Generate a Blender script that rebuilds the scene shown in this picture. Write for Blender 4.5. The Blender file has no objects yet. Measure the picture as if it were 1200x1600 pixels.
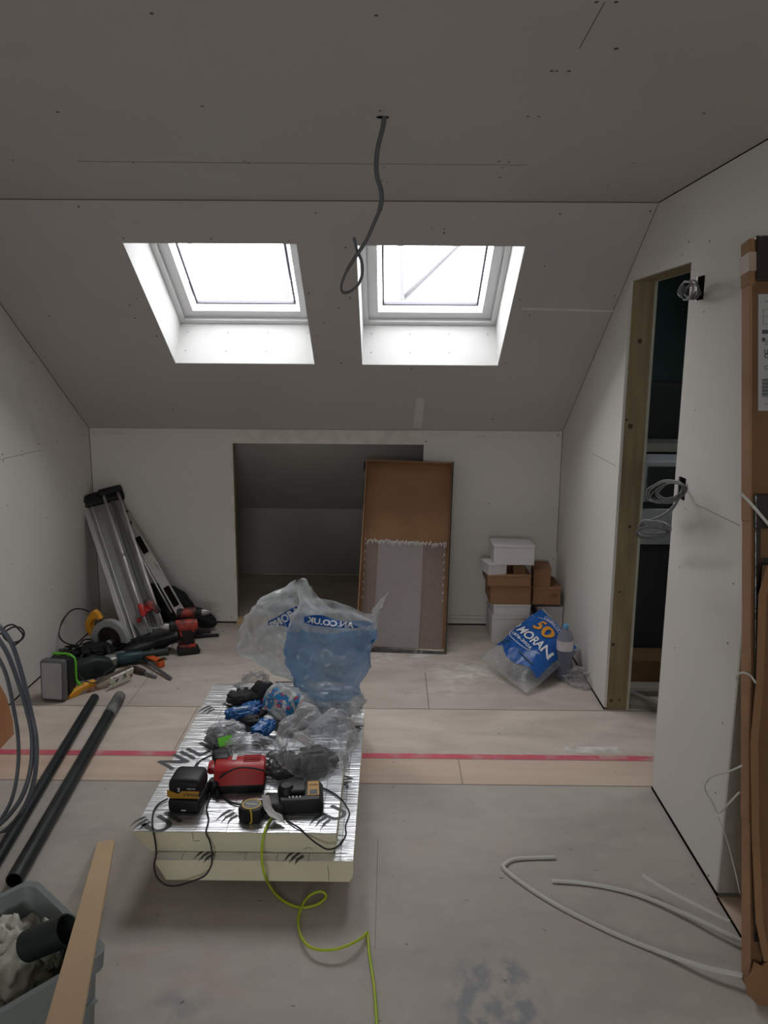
import bpy, bmesh, math, random
from mathutils import Vector, Matrix, noise
V = Vector
R_ = math.radians
rnd = random.Random(7)
SC = bpy.context.scene
COL = SC.collection

# ---------------------------------------------------------------- camera, world, exposure
F = 1245.0; CAMH = 1.70
PITCH = math.atan(240 / F); YAW = R_(.45); ROLL = R_(.38)
FWD = V((-math.sin(YAW) * math.cos(PITCH), math.cos(YAW) * math.cos(PITCH), -math.sin(PITCH)))
r0 = V((math.cos(YAW), math.sin(YAW), 0)); u0 = r0.cross(FWD)
RT = r0 * math.cos(ROLL) + u0 * math.sin(ROLL)
UP = -r0 * math.sin(ROLL) + u0 * math.cos(ROLL)
cam_d = bpy.data.cameras.new('camera'); cam = bpy.data.objects.new('camera', cam_d); COL.objects.link(cam)
cam_d.sensor_fit = 'VERTICAL'; cam_d.sensor_height = 36; cam_d.lens = F / 1600 * 36
cam_d.clip_start = .05; cam_d.clip_end = 200
mw = Matrix((RT, UP, -FWD)).transposed().to_4x4(); mw.translation = V((0, 0, CAMH)); cam.matrix_world = mw
SC.camera = cam
SC.view_settings.view_transform = 'Standard'; SC.view_settings.look = 'None'
SC.view_settings.gamma = 1; SC.view_settings.use_curve_mapping = False
SC.view_settings.exposure = 0.0
SKY = 12.0
w = bpy.data.worlds.new('overcast'); SC.world = w; w.use_nodes = True
nt = w.node_tree; nt.nodes.clear()
bg = nt.nodes.new('ShaderNodeBackground'); bg.inputs[0].default_value = (.965, .975, 1, 1); bg.inputs[1].default_value = SKY
ou = nt.nodes.new('ShaderNodeOutputWorld'); nt.links.new(bg.outputs[0], ou.inputs[0])
SC.cycles.max_bounces = 14; SC.cycles.diffuse_bounces = 8; SC.cycles.transparent_max_bounces = 24
SC.cycles.glossy_bounces = 5; SC.cycles.caustics_reflective = False; SC.cycles.caustics_refractive = False
SC.cycles.sample_clamp_indirect = 6.0
try: SC.cycles.use_denoising = True
except Exception: pass

O_ = V((0, 0, CAMH))
def ray(u, v): return FWD + RT * ((u - 600) / F) + UP * ((800 - v) / F)
def onz(u, v, z=0): d = ray(u, v); return O_ + d * ((z - CAMH) / d.z)
def ony(u, v, y): d = ray(u, v); return O_ + d * (y / d.y)
def onx(u, v, x): d = ray(u, v); return O_ + d * (x / d.x)

# room dimensions (metres)
XL, XR, XR2 = -1.88, 1.065, 1.80
YB, YF, YK = -2.2, 3.37, 4.95
ZC, ZK = 2.32, 1.265
SA = V((0, YF, ZC)); SD = (V((0, YK, ZK)) - SA); SLEN = SD.length; SD.normalize()
SN = V((0, -SD.z, SD.y))
def slope(x, s, off=0): return V((x, 0, 0)) + SA + SD * s + SN * off
def onslope(u, v, off=0):
    d = ray(u, v); t = ((SA + SN * off - O_).dot(SN)) / d.dot(SN); return O_ + d * t

def portal(name, corners):
    c = sum(corners, V()) / 4; X = (corners[1] - corners[0]); Y = (corners[3] - corners[0])
    l = bpy.data.lights.new(name, 'AREA'); l.shape = 'RECTANGLE'; l.size = X.length; l.size_y = Y.length
    l.cycles.is_portal = True
    o = bpy.data.objects.new(name, l); COL.objects.link(o)
    X.normalize(); Y.normalize(); Z = X.cross(Y)
    m = Matrix((X, Y, Z)).transposed().to_4x4(); m.translation = c; o.matrix_world = m
W1 = (-1.165, -.409, .249, 1.180); W2 = (-.160, .575, .256, 1.183)
WOFF = .26
for nm, (a, b, c, d) in (('daylight_portal', W1), ('daylight_portal', W2)):
    portal(nm, [slope(a, c, .40), slope(b, c, .40), slope(b, d, .40), slope(a, d, .40)])
BW = (-.85, .45, .95, 1.80)     # unseen window added behind the camera for fill light
portal('daylight_portal', [V((BW[0], YB - .06, BW[2])), V((BW[1], YB - .06, BW[2])), V((BW[1], YB - .06, BW[3])), V((BW[0], YB - .06, BW[3]))])

portal('daylight_portal', [V((1.9, 3.9, 2.44)), V((2.4, 3.9, 2.44)), V((2.4, 3.4, 2.44)), V((1.9, 3.4, 2.44))])  # portal of the added rooflight over the dark room

# ---------------------------------------------------------------- materials
MATS = {}
def mat(name, col, rough=.6, metal=0., col2=None, scale=6., stretch=(1, 1, 1), bump=0., bscale=60., spec=.5, trans=0., lo=.35, hi=.65, sheen=0, bstretch=(1, 1, 1)):
    if name in MATS: return MATS[name]
    m = bpy.data.materials.new(name); m.use_nodes = True; n = m.node_tree; L = n.links.new
    p = n.nodes['Principled BSDF']
    p.inputs['Base Color'].default_value = (*col, 1); p.inputs['Roughness'].default_value = rough
    p.inputs['Metallic'].default_value = metal; p.inputs['Specular IOR Level'].default_value = spec
    p.inputs['Transmission Weight'].default_value = trans
    tc = n.nodes.new('ShaderNodeTexCoord')
    if col2:
        mp = n.nodes.new('ShaderNodeMapping'); mp.inputs['Scale'].default_value = stretch; L(tc.outputs['Object'], mp.inputs[0])
        no = n.nodes.new('ShaderNodeTexNoise'); no.inputs['Scale'].default_value = scale; no.inputs['Detail'].default_value = 6
        L(mp.outputs[0], no.inputs['Vector'])
        cr = n.nodes.new('ShaderNodeValToRGB'); cr.color_ramp.elements[0].position = lo; cr.color_ramp.elements[1].position = hi
        cr.color_ramp.elements[0].color = (*col, 1); cr.color_ramp.elements[1].color = (*col2, 1)
        L(no.outputs[0], cr.inputs[0]); L(cr.outputs[0], p.inputs['Base Color'])
    if bump:
        mp2 = n.nodes.new('ShaderNodeMapping'); mp2.inputs['Scale'].default_value = bstretch; L(tc.outputs['Object'], mp2.inputs[0])
        nb = n.nodes.new('ShaderNodeTexNoise'); nb.inputs['Scale'].default_value = bscale; nb.inputs['Detail'].default_value = 5
        L(mp2.outputs[0], nb.inputs['Vector'])
        bp = n.nodes.new('ShaderNodeBump'); bp.inputs['Strength'].default_value = bump; bp.inputs['Distance'].default_value = .01
        L(nb.outputs[0], bp.inputs['Height']); L(bp.outputs[0], p.inputs['Normal'])
    MATS[name] = m; return m

def film(name, tint, alpha=.35, edge=.5, rough=.22, bump=.6, bscale=14., patch=.25):
    """thin polythene: see-through, milky, shiny at creases"""
    if name in MATS: return MATS[name]
    m = bpy.data.materials.new(name); m.use_nodes = True; n = m.node_tree; L = n.links.new
    p = n.nodes['Principled BSDF']; out = n.nodes['Material Output']
    p.inputs['Base Color'].default_value = (*tint, 1); p.inputs['Roughness'].default_value = rough; p.inputs['Specular IOR Level'].default_value = .9
    tr = n.nodes.new('ShaderNodeBsdfTransparent'); tr.inputs[0].default_value = (*[min(1, .55 + .45 * c) for c in tint], 1)
    mx = n.nodes.new('ShaderNodeMixShader'); lw = n.nodes.new('ShaderNodeLayerWeight'); lw.inputs[0].default_value = .35
    tc = n.nodes.new('ShaderNodeTexCoord')
    nb = n.nodes.new('ShaderNodeTexNoise'); nb.inputs['Scale'].default_value = bscale; nb.inputs['Detail'].default_value = 4; nb.inputs['Distortion'].default_value = 1.2
    L(tc.outputs['Object'], nb.inputs['Vector'])
    bp = n.nodes.new('ShaderNodeBump'); bp.inputs['Strength'].default_value = bump; bp.inputs['Distance'].default_value = .02
    L(nb.outputs[0], bp.inputs['Height']); L(bp.outputs[0], p.inputs['Normal']); L(bp.outputs[0], lw.inputs['Normal'])
    a = n.nodes.new('ShaderNodeMath'); a.operation = 'MULTIPLY_ADD'; L(lw.outputs['Facing'], a.inputs[0]); a.inputs[1].default_value = edge; a.inputs[2].default_value = alpha - patch * .5
    b = n.nodes.new('ShaderNodeMath'); b.operation = 'MULTIPLY_ADD'; L(nb.outputs[0], b.inputs[0]); b.inputs[1].default_value = patch; L(a.outputs[0], b.inputs[2]); b.use_clamp = True
    tl = n.nodes.new('ShaderNodeBsdfTranslucent'); tl.inputs[0].default_value = (*tint, 1); m2 = n.nodes.new('ShaderNodeMixShader'); m2.inputs[0].default_value = .32; p.inputs['Coat Weight'].default_value = .8; p.inputs['Coat Roughness'].default_value = .08; L(bp.outputs[0], p.inputs['Coat Normal']); L(bp.outputs[0], tl.inputs['Normal'])
    L(p.outputs[0], m2.inputs[1]); L(tl.outputs[0], m2.inputs[2])
    L(b.outputs[0], mx.inputs[0]); L(tr.outputs[0], mx.inputs[1]); L(m2.outputs[0], mx.inputs[2]); L(mx.outputs[0], out.inputs[0])
    MATS[name] = m; return m

def glass(name, tint=(1, 1, 1), fac=.06):
    m = bpy.data.materials.new(name); m.use_nodes = True; n = m.node_tree; L = n.links.new
    out = n.nodes['Material Output']; tr = n.nodes.new('ShaderNodeBsdfTransparent'); tr.inputs[0].default_value = (*tint, 1)
    g = n.nodes.new('ShaderNodeBsdfGlossy'); g.inputs['Roughness'].default_value = .02
    mx = n.nodes.new('ShaderNodeMixShader'); mx.inputs[0].default_value = fac; L(tr.outputs[0], mx.inputs[1]); L(g.outputs[0], mx.inputs[2]); L(mx.outputs[0], out.inputs[0])
    return m

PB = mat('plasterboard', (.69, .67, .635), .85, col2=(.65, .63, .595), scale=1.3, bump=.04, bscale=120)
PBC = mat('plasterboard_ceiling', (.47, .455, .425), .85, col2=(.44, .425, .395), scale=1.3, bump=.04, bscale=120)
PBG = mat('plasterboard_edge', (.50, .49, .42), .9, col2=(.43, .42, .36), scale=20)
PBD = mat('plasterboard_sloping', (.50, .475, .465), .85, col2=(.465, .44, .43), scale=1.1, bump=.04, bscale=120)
FILL = mat('joint_filler', (.70, .69, .62), .8, col2=(.60, .59, .52), scale=14, bump=.2, bscale=40)
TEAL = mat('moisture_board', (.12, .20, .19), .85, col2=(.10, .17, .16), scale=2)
DARK = mat('dark_gap', (.010, .009, .008), 1., spec=0)
SEAM = mat('seam_shadow_line', (.13, .12, .10), .95)
SCREW = mat('screw_steel', (.05, .048, .045), .5, metal=.4)
WWHITE = mat('window_white_lacquer', (.60, .60, .605), .35)
GASK = mat('window_gasket', (.10, .10, .12), .6)
STUD = mat('stud_timber', (.31, .245, .135), .75, col2=(.22, .165, .085), scale=3, stretch=(9, 9, 1.0), bump=.1, bscale=30)
KNOT = mat('timber_knot', (.08, .045, .02), .8)
CARD = mat('cardboard', (.30, .165, .085), .8, col2=(.25, .135, .07), scale=4, bump=.06, bscale=40, spec=.25)
CARDD = mat('cardboard_dark', (.20, .115, .06), .85, col2=(.16, .09, .045), scale=5, bump=.06, bscale=30, spec=.2)
CARDL = mat('cardboard_light', (.37, .21, .12), .8, col2=(.30, .17, .095), scale=5, bump=.08, bscale=30, spec=.25)
WBOX = mat('white_carton', (.62, .60, .60), .55, col2=(.57, .55, .55), scale=3)
BLK = mat('black_plastic', (.012, .012, .013), .48, bump=.05, bscale=90, spec=.32)
BLKR = mat('black_rubber', (.025, .025, .027), .7, bump=.2, bscale=60)
GREYC = mat('grey_cable', (.20, .205, .21), .45)
GREYCD = mat('dark_grey_cable', (.09, .095, .10), .45)
GREYP = mat('grey_conduit', (.115, .13, .155), .4)
PIPE = mat('black_drain_pipe', (.008, .011, .013), .42, col2=(.02, .027, .028), scale=5, bump=.05, bscale=20, spec=.3)
DUST = mat('dusty_pipe', (.05, .055, .055), .6, col2=(.20, .20, .19), scale=9, lo=.42, hi=.62)
FOAM = mat('pir_foam', (.80, .76, .56), .9, col2=(.74, .70, .51), scale=5, bump=.15, bscale=70)
INK = mat('dark_print', (.05, .055, .06), .5)
INKL = mat('pencil_grey', (.20, .19, .17), .8)
YEL = mat('yellow_plastic', (.72, .32, .015), .45)
RED = mat('red_plastic', (.50, .018, .02), .38)
REDO = mat('worn_red_plastic', (.36, .035, .022), .5, col2=(.02, .012, .012), scale=16, lo=.46, hi=.56)
ORA = mat('orange_plastic', (.62, .11, .02), .45)
MAK = mat('teal_plastic', (.008, .055, .065), .45, col2=(.008, .035, .042), scale=15)
MAKD = mat('dark_teal_plastic', (.009, .020, .019), .55)
LIME = mat('lime_cord', (.42, .56, .02), .45)
GREEN = mat('bright_green_plastic', (.13, .55, .03), .4)
ALU = mat('brushed_aluminium', (.62, .62, .60), .36, metal=.85, col2=(.5, .5, .48), scale=6, stretch=(20, 20, 1))
CHR = mat('polished_steel', (.8, .8, .8), .18, metal=1)
STEEL = mat('dull_steel', (.38, .38, .37), .42, metal=.8, col2=(.28, .28, .27), scale=20)
LAMPF = mat('frosted_lamp_panel', (.42, .41, .41), .3, col2=(.36, .35, .35), scale=4)
CLOTH = mat('black_bag_fabric', (.008, .008, .009), .9, bump=.3, bscale=50)
BLUEP = mat('blue_print', (.003, .09, .36), .35, col2=(.003, .075, .30), scale=6, bump=.25, bscale=18)
BLUEW = mat('blue_wrapper', (.005, .07, .26), .25, col2=(.01, .14, .42), scale=30, bump=.5, bscale=40)
WHT = mat('white_print', (.72, .74, .76), .5)
ORP = mat('orange_print', (.70, .30, .02), .45)
WPL = mat('white_plastic', (.68, .68, .66), .35)
WPS = mat('white_plastic_strip', (.56, .56, .53), .35)
TOTE = mat('grey_tote_plastic', (.21, .24, .24), .5, col2=(.185, .21, .21), scale=5)
RUBB = mat('rubble_sack', (.62, .61, .53), .5, col2=(.42, .42, .35), scale=8, bump=.8, bscale=18)
LATH = mat('planed_softwood', (.62, .44, .26), .6, col2=(.56, .39, .225), scale=1.5)
PLY = mat('orange_plywood', (.42, .20, .09), .6, col2=(.36, .165, .07), scale=4, stretch=(1, 6, 1))
TAPE = mat('brown_black_tape', (.03, .022, .018), .25, bump=.4, bscale=25)
CTAPE = mat('clear_packing_tape', (.40, .31, .25), .6, spec=.2, bump=.4, bscale=20)
GALV = mat('galvanised_tube', (.075, .075, .08), .5)
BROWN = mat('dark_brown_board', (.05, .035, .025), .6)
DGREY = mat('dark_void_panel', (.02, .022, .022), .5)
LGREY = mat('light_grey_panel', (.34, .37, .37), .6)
FILMC = film('clear_polythene', (.80, .82, .82), .16, .55, rough=.16)
FILMW = film('milky_polythene', (.74, .77, .78), .30, .55, rough=.18, bump=.5, bscale=9)
FILMB = film('blue_tinted_polythene', (.27, .45, .68), .40, .35, bump=.35, bscale=8, patch=.3)
FILMG = film('grey_polythene', (.72, .73, .74), .16, .60, rough=.14, bump=.6, bscale=16)
BUB = film('foam_wrap', (.62, .57, .57), .60, .3, rough=.45, bump=.2, bscale=30, patch=.1)
PANE = glass('window_glass')
WATER = film('bottle_plastic', (.35, .38, .47), .42, .5, rough=.12, bump=.1, patch=.05)

# foil: printed grid lines belong to the facing
def foil():
    m = mat('aluminium_foil_facing', (.80, .81, .82), .30, metal=.9, bump=.55, bscale=26, bstretch=(.25, 3.2, 1))
    n = m.node_tree; L = n.links.new; p = n.nodes['Principled BSDF']
    tc = [x for x in n.nodes if x.type == 'TEX_COORD'][0]
    sep = n.nodes.new('ShaderNodeSeparateXYZ'); L(tc.outputs['Object'], sep.inputs[0])
    def line(axis, step, ofs):
        a = n.nodes.new('ShaderNodeMath'); a.operation = 'MULTIPLY_ADD'; L(sep.outputs[axis], a.inputs[0]); a.inputs[1].default_value = 1 / step; a.inputs[2].default_value = ofs
        b = n.nodes.new('ShaderNodeMath'); b.operation = 'FRACT'; L(a.outputs[0], b.inputs[0])
        c = n.nodes.new('ShaderNodeMath'); c.operation = 'LESS_THAN'; L(b.outputs[0], c.inputs[0]); c.inputs[1].default_value = .0022 / step; return c
    x, y = line(0, .1, 10.3), line(1, .2, 10.1)
    mxx = n.nodes.new('ShaderNodeMath'); mxx.operation = 'MAXIMUM'; L(x.outputs[0], mxx.inputs[0]); L(y.outputs[0], mxx.inputs[1])
    mc = n.nodes.new('ShaderNodeMix'); mc.data_type = 'RGBA'; L(mxx.outputs[0], mc.inputs[0])
    mc.inputs[6].default_value = (.80, .81, .82, 1); mc.inputs[7].default_value = (.28, .29, .30, 1); L(mc.outputs[2], p.inputs['Base Color'])
    return m
FOIL = foil()

def floor_material():
    m = bpy.data.materials.new('floor_boards'); m.use_nodes = True; n = m.node_tree; L = n.links.new; p = n.nodes['Principled BSDF']
    p.inputs['Roughness'].default_value = .62; p.inputs['Specular IOR Level'].default_value = .35
    tc = n.nodes.new('ShaderNodeTexCoord'); sep = n.nodes.new('ShaderNodeSeparateXYZ'); L(tc.outputs['Object'], sep.inputs[0])
    def M(op, a, b=None, c=None, clamp=False):
        x = n.nodes.new('ShaderNodeMath'); x.operation = op; x.use_clamp = clamp
        for i, q in enumerate((a, b, c)):
            if q is None: continue
            if isinstance(q, (int, float)): x.inputs[i].default_value = q
            else: L(q, x.inputs[i])
        return x.outputs[0]
    X, Y = sep.outputs[0], sep.outputs[1]
    def rng(q, a, b): return M('MULTIPLY', M('GREATER_THAN', q, a), M('LESS_THAN', q, b))
    def rect(x0, x1, y0, y1): return M('MULTIPLY', rng(X, x0, x1), rng(Y, y0, y1))
    def nz(scale, det=5, st=(1, 1, 1), dist=0):
        mp = n.nodes.new('ShaderNodeMapping'); mp.inputs['Scale'].default_value = st; L(tc.outputs['Object'], mp.inputs[0])
        t = n.nodes.new('ShaderNodeTexNoise'); t.inputs['Scale'].default_value = scale; t.inputs['Detail'].default_value = det; t.inputs['Distortion'].default_value = dist
        L(mp.outputs[0], t.inputs['Vector']); return t.outputs[0]
    def mix(f, a, b):
        x = n.nodes.new('ShaderNodeMix'); x.data_type = 'RGBA'
        if isinstance(f, (int, float)): x.inputs[0].default_value = f
        else: L(f, x.inputs[0])
        for i, q in ((6, a), (7, b)):
            if isinstance(q, tuple): x.inputs[i].default_value = (*q, 1)
            else: L(q, x.inputs[i])
        return x.outputs[2]
    def sm(q, a, b): return M('MULTIPLY', M('SUBTRACT', q, a), 1 / (b - a), clamp=True)
    def blob(cx, cy, rx, ry):
        dx = M('MULTIPLY', M('SUBTRACT', X, cx), 1 / rx); dy = M('MULTIPLY', M('SUBTRACT', Y, cy), 1 / ry)
        return M('SUBTRACT', 1, M('ADD', M('MULTIPLY', dx, dx), M('MULTIPLY', dy, dy)), clamp=True)
    big = nz(1.1, 6); fine = nz(14, 8); mid = nz(3.5, 7, (1, 2.2, 1), .6)
    near = mix(sm(big, .35, .65), (.425, .385, .345), (.465, .425, .38))
    near = mix(M('MULTIPLY', sm(mid, .45, .75), .55), near, (.335, .305, .275))
    near = mix(M('MULTIPLY', sm(fine, .52, .75), .35), near, (.54, .50, .46))
    far = mix(sm(mid, .35, .7), (.52, .46, .40), (.41, .35, .30))
    c = mix(M('GREATER_THAN', Y, 3.685), near, far)
    beige = mix(sm(mid, .35, .7), (.60, .52, .45), (.47, .40, .34))
    c = mix(rect(-3, 3, 3.21, 3.685), c, beige)
    ply = mix(sm(nz(2.5, 6, (.6, 7, 1), .4), .35, .65), (.62, .49, .385), (.56, .43, .33))
    c = mix(rect(-3, 1.2, 2.978, 3.185), c, ply)
    redm = M('MULTIPLY', rng(M('ADD', Y, M('MULTIPLY', fine, .012)), 3.192, 3.236), M('SUBTRACT', 1, M('MULTIPLY', rect(.92, 1.04, 3.2, 3.4), .4)))
    c = mix(M('MULTIPLY', redm, sm(nz(9, 6), .15, .52)), c, (.60, .11, .15))
    # stains and plaster dust
    c = mix(M('MULTIPLY', M('MULTIPLY', blob(.30, 1.85, .15, .24), 1.6, clamp=True), sm(nz(15, 10, (1.4, 1, 1), .15), .43, .60)), c, (.26, .275, .285))
    c = mix(M('MULTIPLY', M('MULTIPLY', blob(-.55, 1.83, .10, .07), 1.6, clamp=True), sm(nz(16, 6), .42, .62)), c, (.33, .325, .32))
    for cx, cy, rx, ry, g in ((.16, 4.55, .34, .3, .8), (.42, 4.15, .22, .22, .9), (-.05, 4.35, .3, .2, .5), (-.9, 4.1, .35, .3, .25), (.3, 3.9, .35, .12, .4)):
        c = mix(M('MULTIPLY', M('MULTIPLY', blob(cx, cy, rx, ry), g), sm(nz(8, 8, (1, 1.6, 1), 1.2), .42, .66)), c, (.74, .71, .66))
    for cx, cy, rx, ry in ((-.75, 2.4, .22, .10), (-.62, 1.95, .30, .16), (.25, 2.55, .2, .1), (.55, 1.95, .16, .07), (-1.05, 2.0, .2, .12)):
        c = mix(M('MULTIPLY', M('MULTIPLY', blob(cx, cy, rx, ry), 1.2, clamp=True), M('MULTIPLY', sm(nz(6, 7, (1, 1, 1), .5), .5, .7), .55)), c, (.44, .30, .25))
    # small dark specks and scuffs
    c = mix(M('MULTIPLY', M('GREATER_THAN', nz(26, 2, (1, 1.7, 1), .3), .745), .75), c, (.10, .095, .09))
    c = mix(rect(.78, 1.03, 3.255, 3.31), c, mix(sm(fine, .4, .6), (.72, .70, .66), (.5, .45, .40)))
    # joints between sheets
    for f in (rect(-3, 3, 3.681, 3.688), rect(-3, 1.15, 2.973, 2.979), rect(-3, 1.2, 3.183, 3.187), rect(.198, .202, 3.688, 4.15), rect(-.035, -.0335, 2.05, 2.6),
              rect(.302, .305, 2.978, 3.185), rect(-.945, -.942, 3.235, 3.685), rect(-1.30, -1.297, 3.688, 4.95)):
        c = mix(f, c, (.14, .12, .10))
    L(c, p.inputs['Base Color'])
    bp = n.nodes.new('ShaderNodeBump'); bp.inputs['Strength'].default_value = .12; bp.inputs['Distance'].default_value = .01
    L(fine, bp.inputs['Height']); L(bp.outputs[0], p.inputs['Normal'])
    return m

# ---------------------------------------------------------------- mesh helpers
def B(): return bmesh.new()
def box(bm, lo, hi, M=None, bev=0, seg=2):
    lo, hi = V(lo), V(hi); r = bmesh.ops.create_cube(bm, size=1)['verts']
    S = Matrix.Translation((lo + hi) / 2) @ Matrix.Diagonal((*(hi - lo), 1))
    bmesh.ops.transform(bm, matrix=S, verts=r)
    if bev:
        es = list({e for v in r for e in v.link_edges})
        q = bmesh.ops.bevel(bm, geom=es, offset=bev, segments=seg, affect='EDGES', profile=.5); r = list({v for v in q['verts']} | {v for v in r if v.is_valid})
    if M is not None: bmesh.ops.transform(bm, matrix=M, verts=[v for v in r if v.is_valid])
    return r
def tube(bm, pts, rad, n=8, cap=True, smooth=0):
    pts = [V(p) for p in pts]
    if smooth: pts = spline(pts, smooth)
    rads = rad if isinstance(rad, (list, tuple)) else [rad] * len(pts)
    if len(rads) != len(pts): rads = [rads[min(len(rads) - 1, int(i * len(rads) / len(pts)))] for i in range(len(pts))]
    t = (pts[1] - pts[0]).normalized(); up = V((0, 0, 1)) if abs(t.z) < .9 else V((1, 0, 0)); a = t.cross(up).normalized()
    rings = []
    for i, p in enumerate(pts):
        t = (pts[min(i + 1, len(pts) - 1)] - pts[max(i - 1, 0)])
        if t.length < 1e-9: t = V((0, 0, 1))
        t.normalize(); a = (a - t * a.dot(t)); a.normalize(); b = t.cross(a)
        rings.append([bm.verts.new(p + (a * math.cos(2 * math.pi * k / n) + b * math.sin(2 * math.pi * k / n)) * rads[i]) for k in range(n)])
    for r1, r2 in zip(rings, rings[1:]):
        for k in range(n): bm.faces.new((r1[k], r1[(k + 1) % n], r2[(k + 1) % n], r2[k]))
    if cap: bm.faces.new(rings[0][::-1]); bm.faces.new(rings[-1])
    return bm
def spline(P, k=6):
    P = [V(p) for p in P]; out = []
    Q = [P[0] * 2 - P[1]] + P + [P[-1] * 2 - P[-2]]
    for i in range(1, len(Q) - 2):
        a, b, c, d = Q[i - 1], Q[i], Q[i + 1], Q[i + 2]
        for j in range(k):
            t = j / k
            out.append(.5 * ((2 * b) + (c - a) * t + (2 * a - 5 * b + 4 * c - d) * t * t + (-a + 3 * b - 3 * c + d) * t ** 3))
    out.append(P[-1]); return out
def prism(bm, poly, y0, y1, M=None, bev=0, seg=2):
    """outline in local XZ extruded along Y"""
    a = [bm.verts.new((x, y0, z)) for x, z in poly]; b = [bm.verts.new((x, y1, z)) for x, z in poly]; n = len(poly)
    fs = [bm.faces.new(a), bm.faces.new(b[::-1])] + [bm.faces.new((a[k], b[k], b[(k + 1) % n], a[(k + 1) % n])) for k in range(n)]
    vs = a + b
    if bev:
        es = list({e for f in fs[:2] for e in f.edges})
        q = bmesh.ops.bevel(bm, geom=es, offset=bev, segments=seg, affect='EDGES', profile=.5); vs = list(set(q['verts']) | {v for v in vs if v.is_valid})
    if M is not None: bmesh.ops.transform(bm, matrix=M, verts=[v for v in vs if v.is_valid])
    return vs
def lathe(bm, prof, n=20, M=None):
    """profile (r,z) turned about local Z"""
    vs = []; rings = []
    for r, z in prof:
        ring = [bm.verts.new((r * math.cos(2 * math.pi * k / n), r * math.sin(2 * math.pi * k / n), z)) for k in range(n)]; rings.append(ring); vs += ring
    for a, b in zip(rings, rings[1:]):
        for k in range(n): bm.faces.new((a[k], a[(k + 1) % n], b[(k + 1) % n], b[k]))
    bm.faces.new(rings[0][::-1]); bm.faces.new(rings[-1])
    if M is not None: bmesh.ops.transform(bm, matrix=M, verts=vs)
    return vs
def obj(name, bm, m, parent=None, smooth=False, world=True, label=None, **k):
    bmesh.ops.recalc_face_normals(bm, faces=bm.faces)
    me = bpy.data.meshes.new(name)
    if parent is not None and world:
        inv = ROOTM[parent.name].inverted() if parent.name in ROOTM else Matrix()
        bmesh.ops.transform(bm, matrix=inv, verts=bm.verts)
    bm.to_mesh(me); bm.free()
    for mm in (m if isinstance(m, (list, tuple)) else [m]): me.materials.append(mm)
    if smooth:
        for p in me.polygons: p.use_smooth = True
        if smooth == 'auto':
            try: me.set_sharp_from_angle(angle=R_(38))
            except Exception: pass
    o = bpy.data.objects.new(name, me); COL.objects.link(o)
    if parent is not None:
        o.parent = parent; ROOTM[o.name] = ROOTM.get(parent.name, Matrix())
    if label: o['label'] = label
    return o
ROOTM = {}
def thing(name, label, cat, M=None, loc=None, group=None):
    o = bpy.data.objects.new(name, None); COL.objects.link(o); o.empty_display_size = .05
    if M is None: M = Matrix.Translation(V(loc) if loc is not None else V())
    o.matrix_world = M; ROOTM[o.name] = M.copy()
    o['label'] = label; o['category'] = cat
    if group: o['group'] = group
    return o
def tag(o, label, cat, group=None, kind=None):
    o['label'] = label; o['category'] = cat
    if group: o['group'] = group
    if kind: o['kind'] = kind
    return o
def struct(name, bm, m, smooth=False):
    o = obj(name, bm, m, smooth=smooth); o['kind'] = 'structure'; ROOTM[o.name] = Matrix(); return o
def basis(o, xd, up):
    X = V(xd).normalized(); Z = V(up) - X * V(up).dot(X); Z.normalize(); Y = Z.cross(X)
    m = Matrix((X, Y, Z)).transposed().to_4x4(); m.translation = V(o); return m
def lean(o, xd, up):
    Z = V(up).normalized(); X = V(xd) - Z * V(xd).dot(Z); X.normalize(); Y = Z.cross(X)
    m = Matrix((X, Y, Z)).transposed().to_4x4(); m.translation = V(o); return m
def TR(x, y, z): return Matrix.Translation((x, y, z))
def RX(a): return Matrix.Rotation(R_(a), 4, 'X')
def RY(a): return Matrix.Rotation(R_(a), 4, 'Y')
def RZ(a): return Matrix.Rotation(R_(a), 4, 'Z')

def text_bm(s, size, bold=.0, cuts=0):
    c = bpy.data.curves.new('t', 'FONT'); c.body = s; c.size = size; c.align_x = 'CENTER'; c.align_y = 'CENTER'; c.offset = bold * size; c.resolution_u = 3
    o = bpy.data.objects.new('t', c); COL.objects.link(o); dg = bpy.context.evaluated_depsgraph_get(); dg.update()
    me = bpy.data.meshes.new_from_object(o.evaluated_get(dg)); bm = bmesh.new(); bm.from_mesh(me)
    bpy.data.objects.remove(o); bpy.data.curves.remove(c); bpy.data.meshes.remove(me)
    if cuts:
        bmesh.ops.triangulate(bm, faces=bm.faces)
        for _ in range(cuts): bmesh.ops.subdivide_edges(bm, edges=[e for e in bm.edges if e.calc_length() > size * .12], cuts=1)
    return bm
def text(name, s, size, fn, m, parent, bold=.02, cuts=0, world=True):
    bm = text_bm(s, size, bold, cuts)
    for v in bm.verts: v.co = fn(v.co.x, v.co.y)
    o = obj(name, bm, m, parent, world=world); return o

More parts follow.
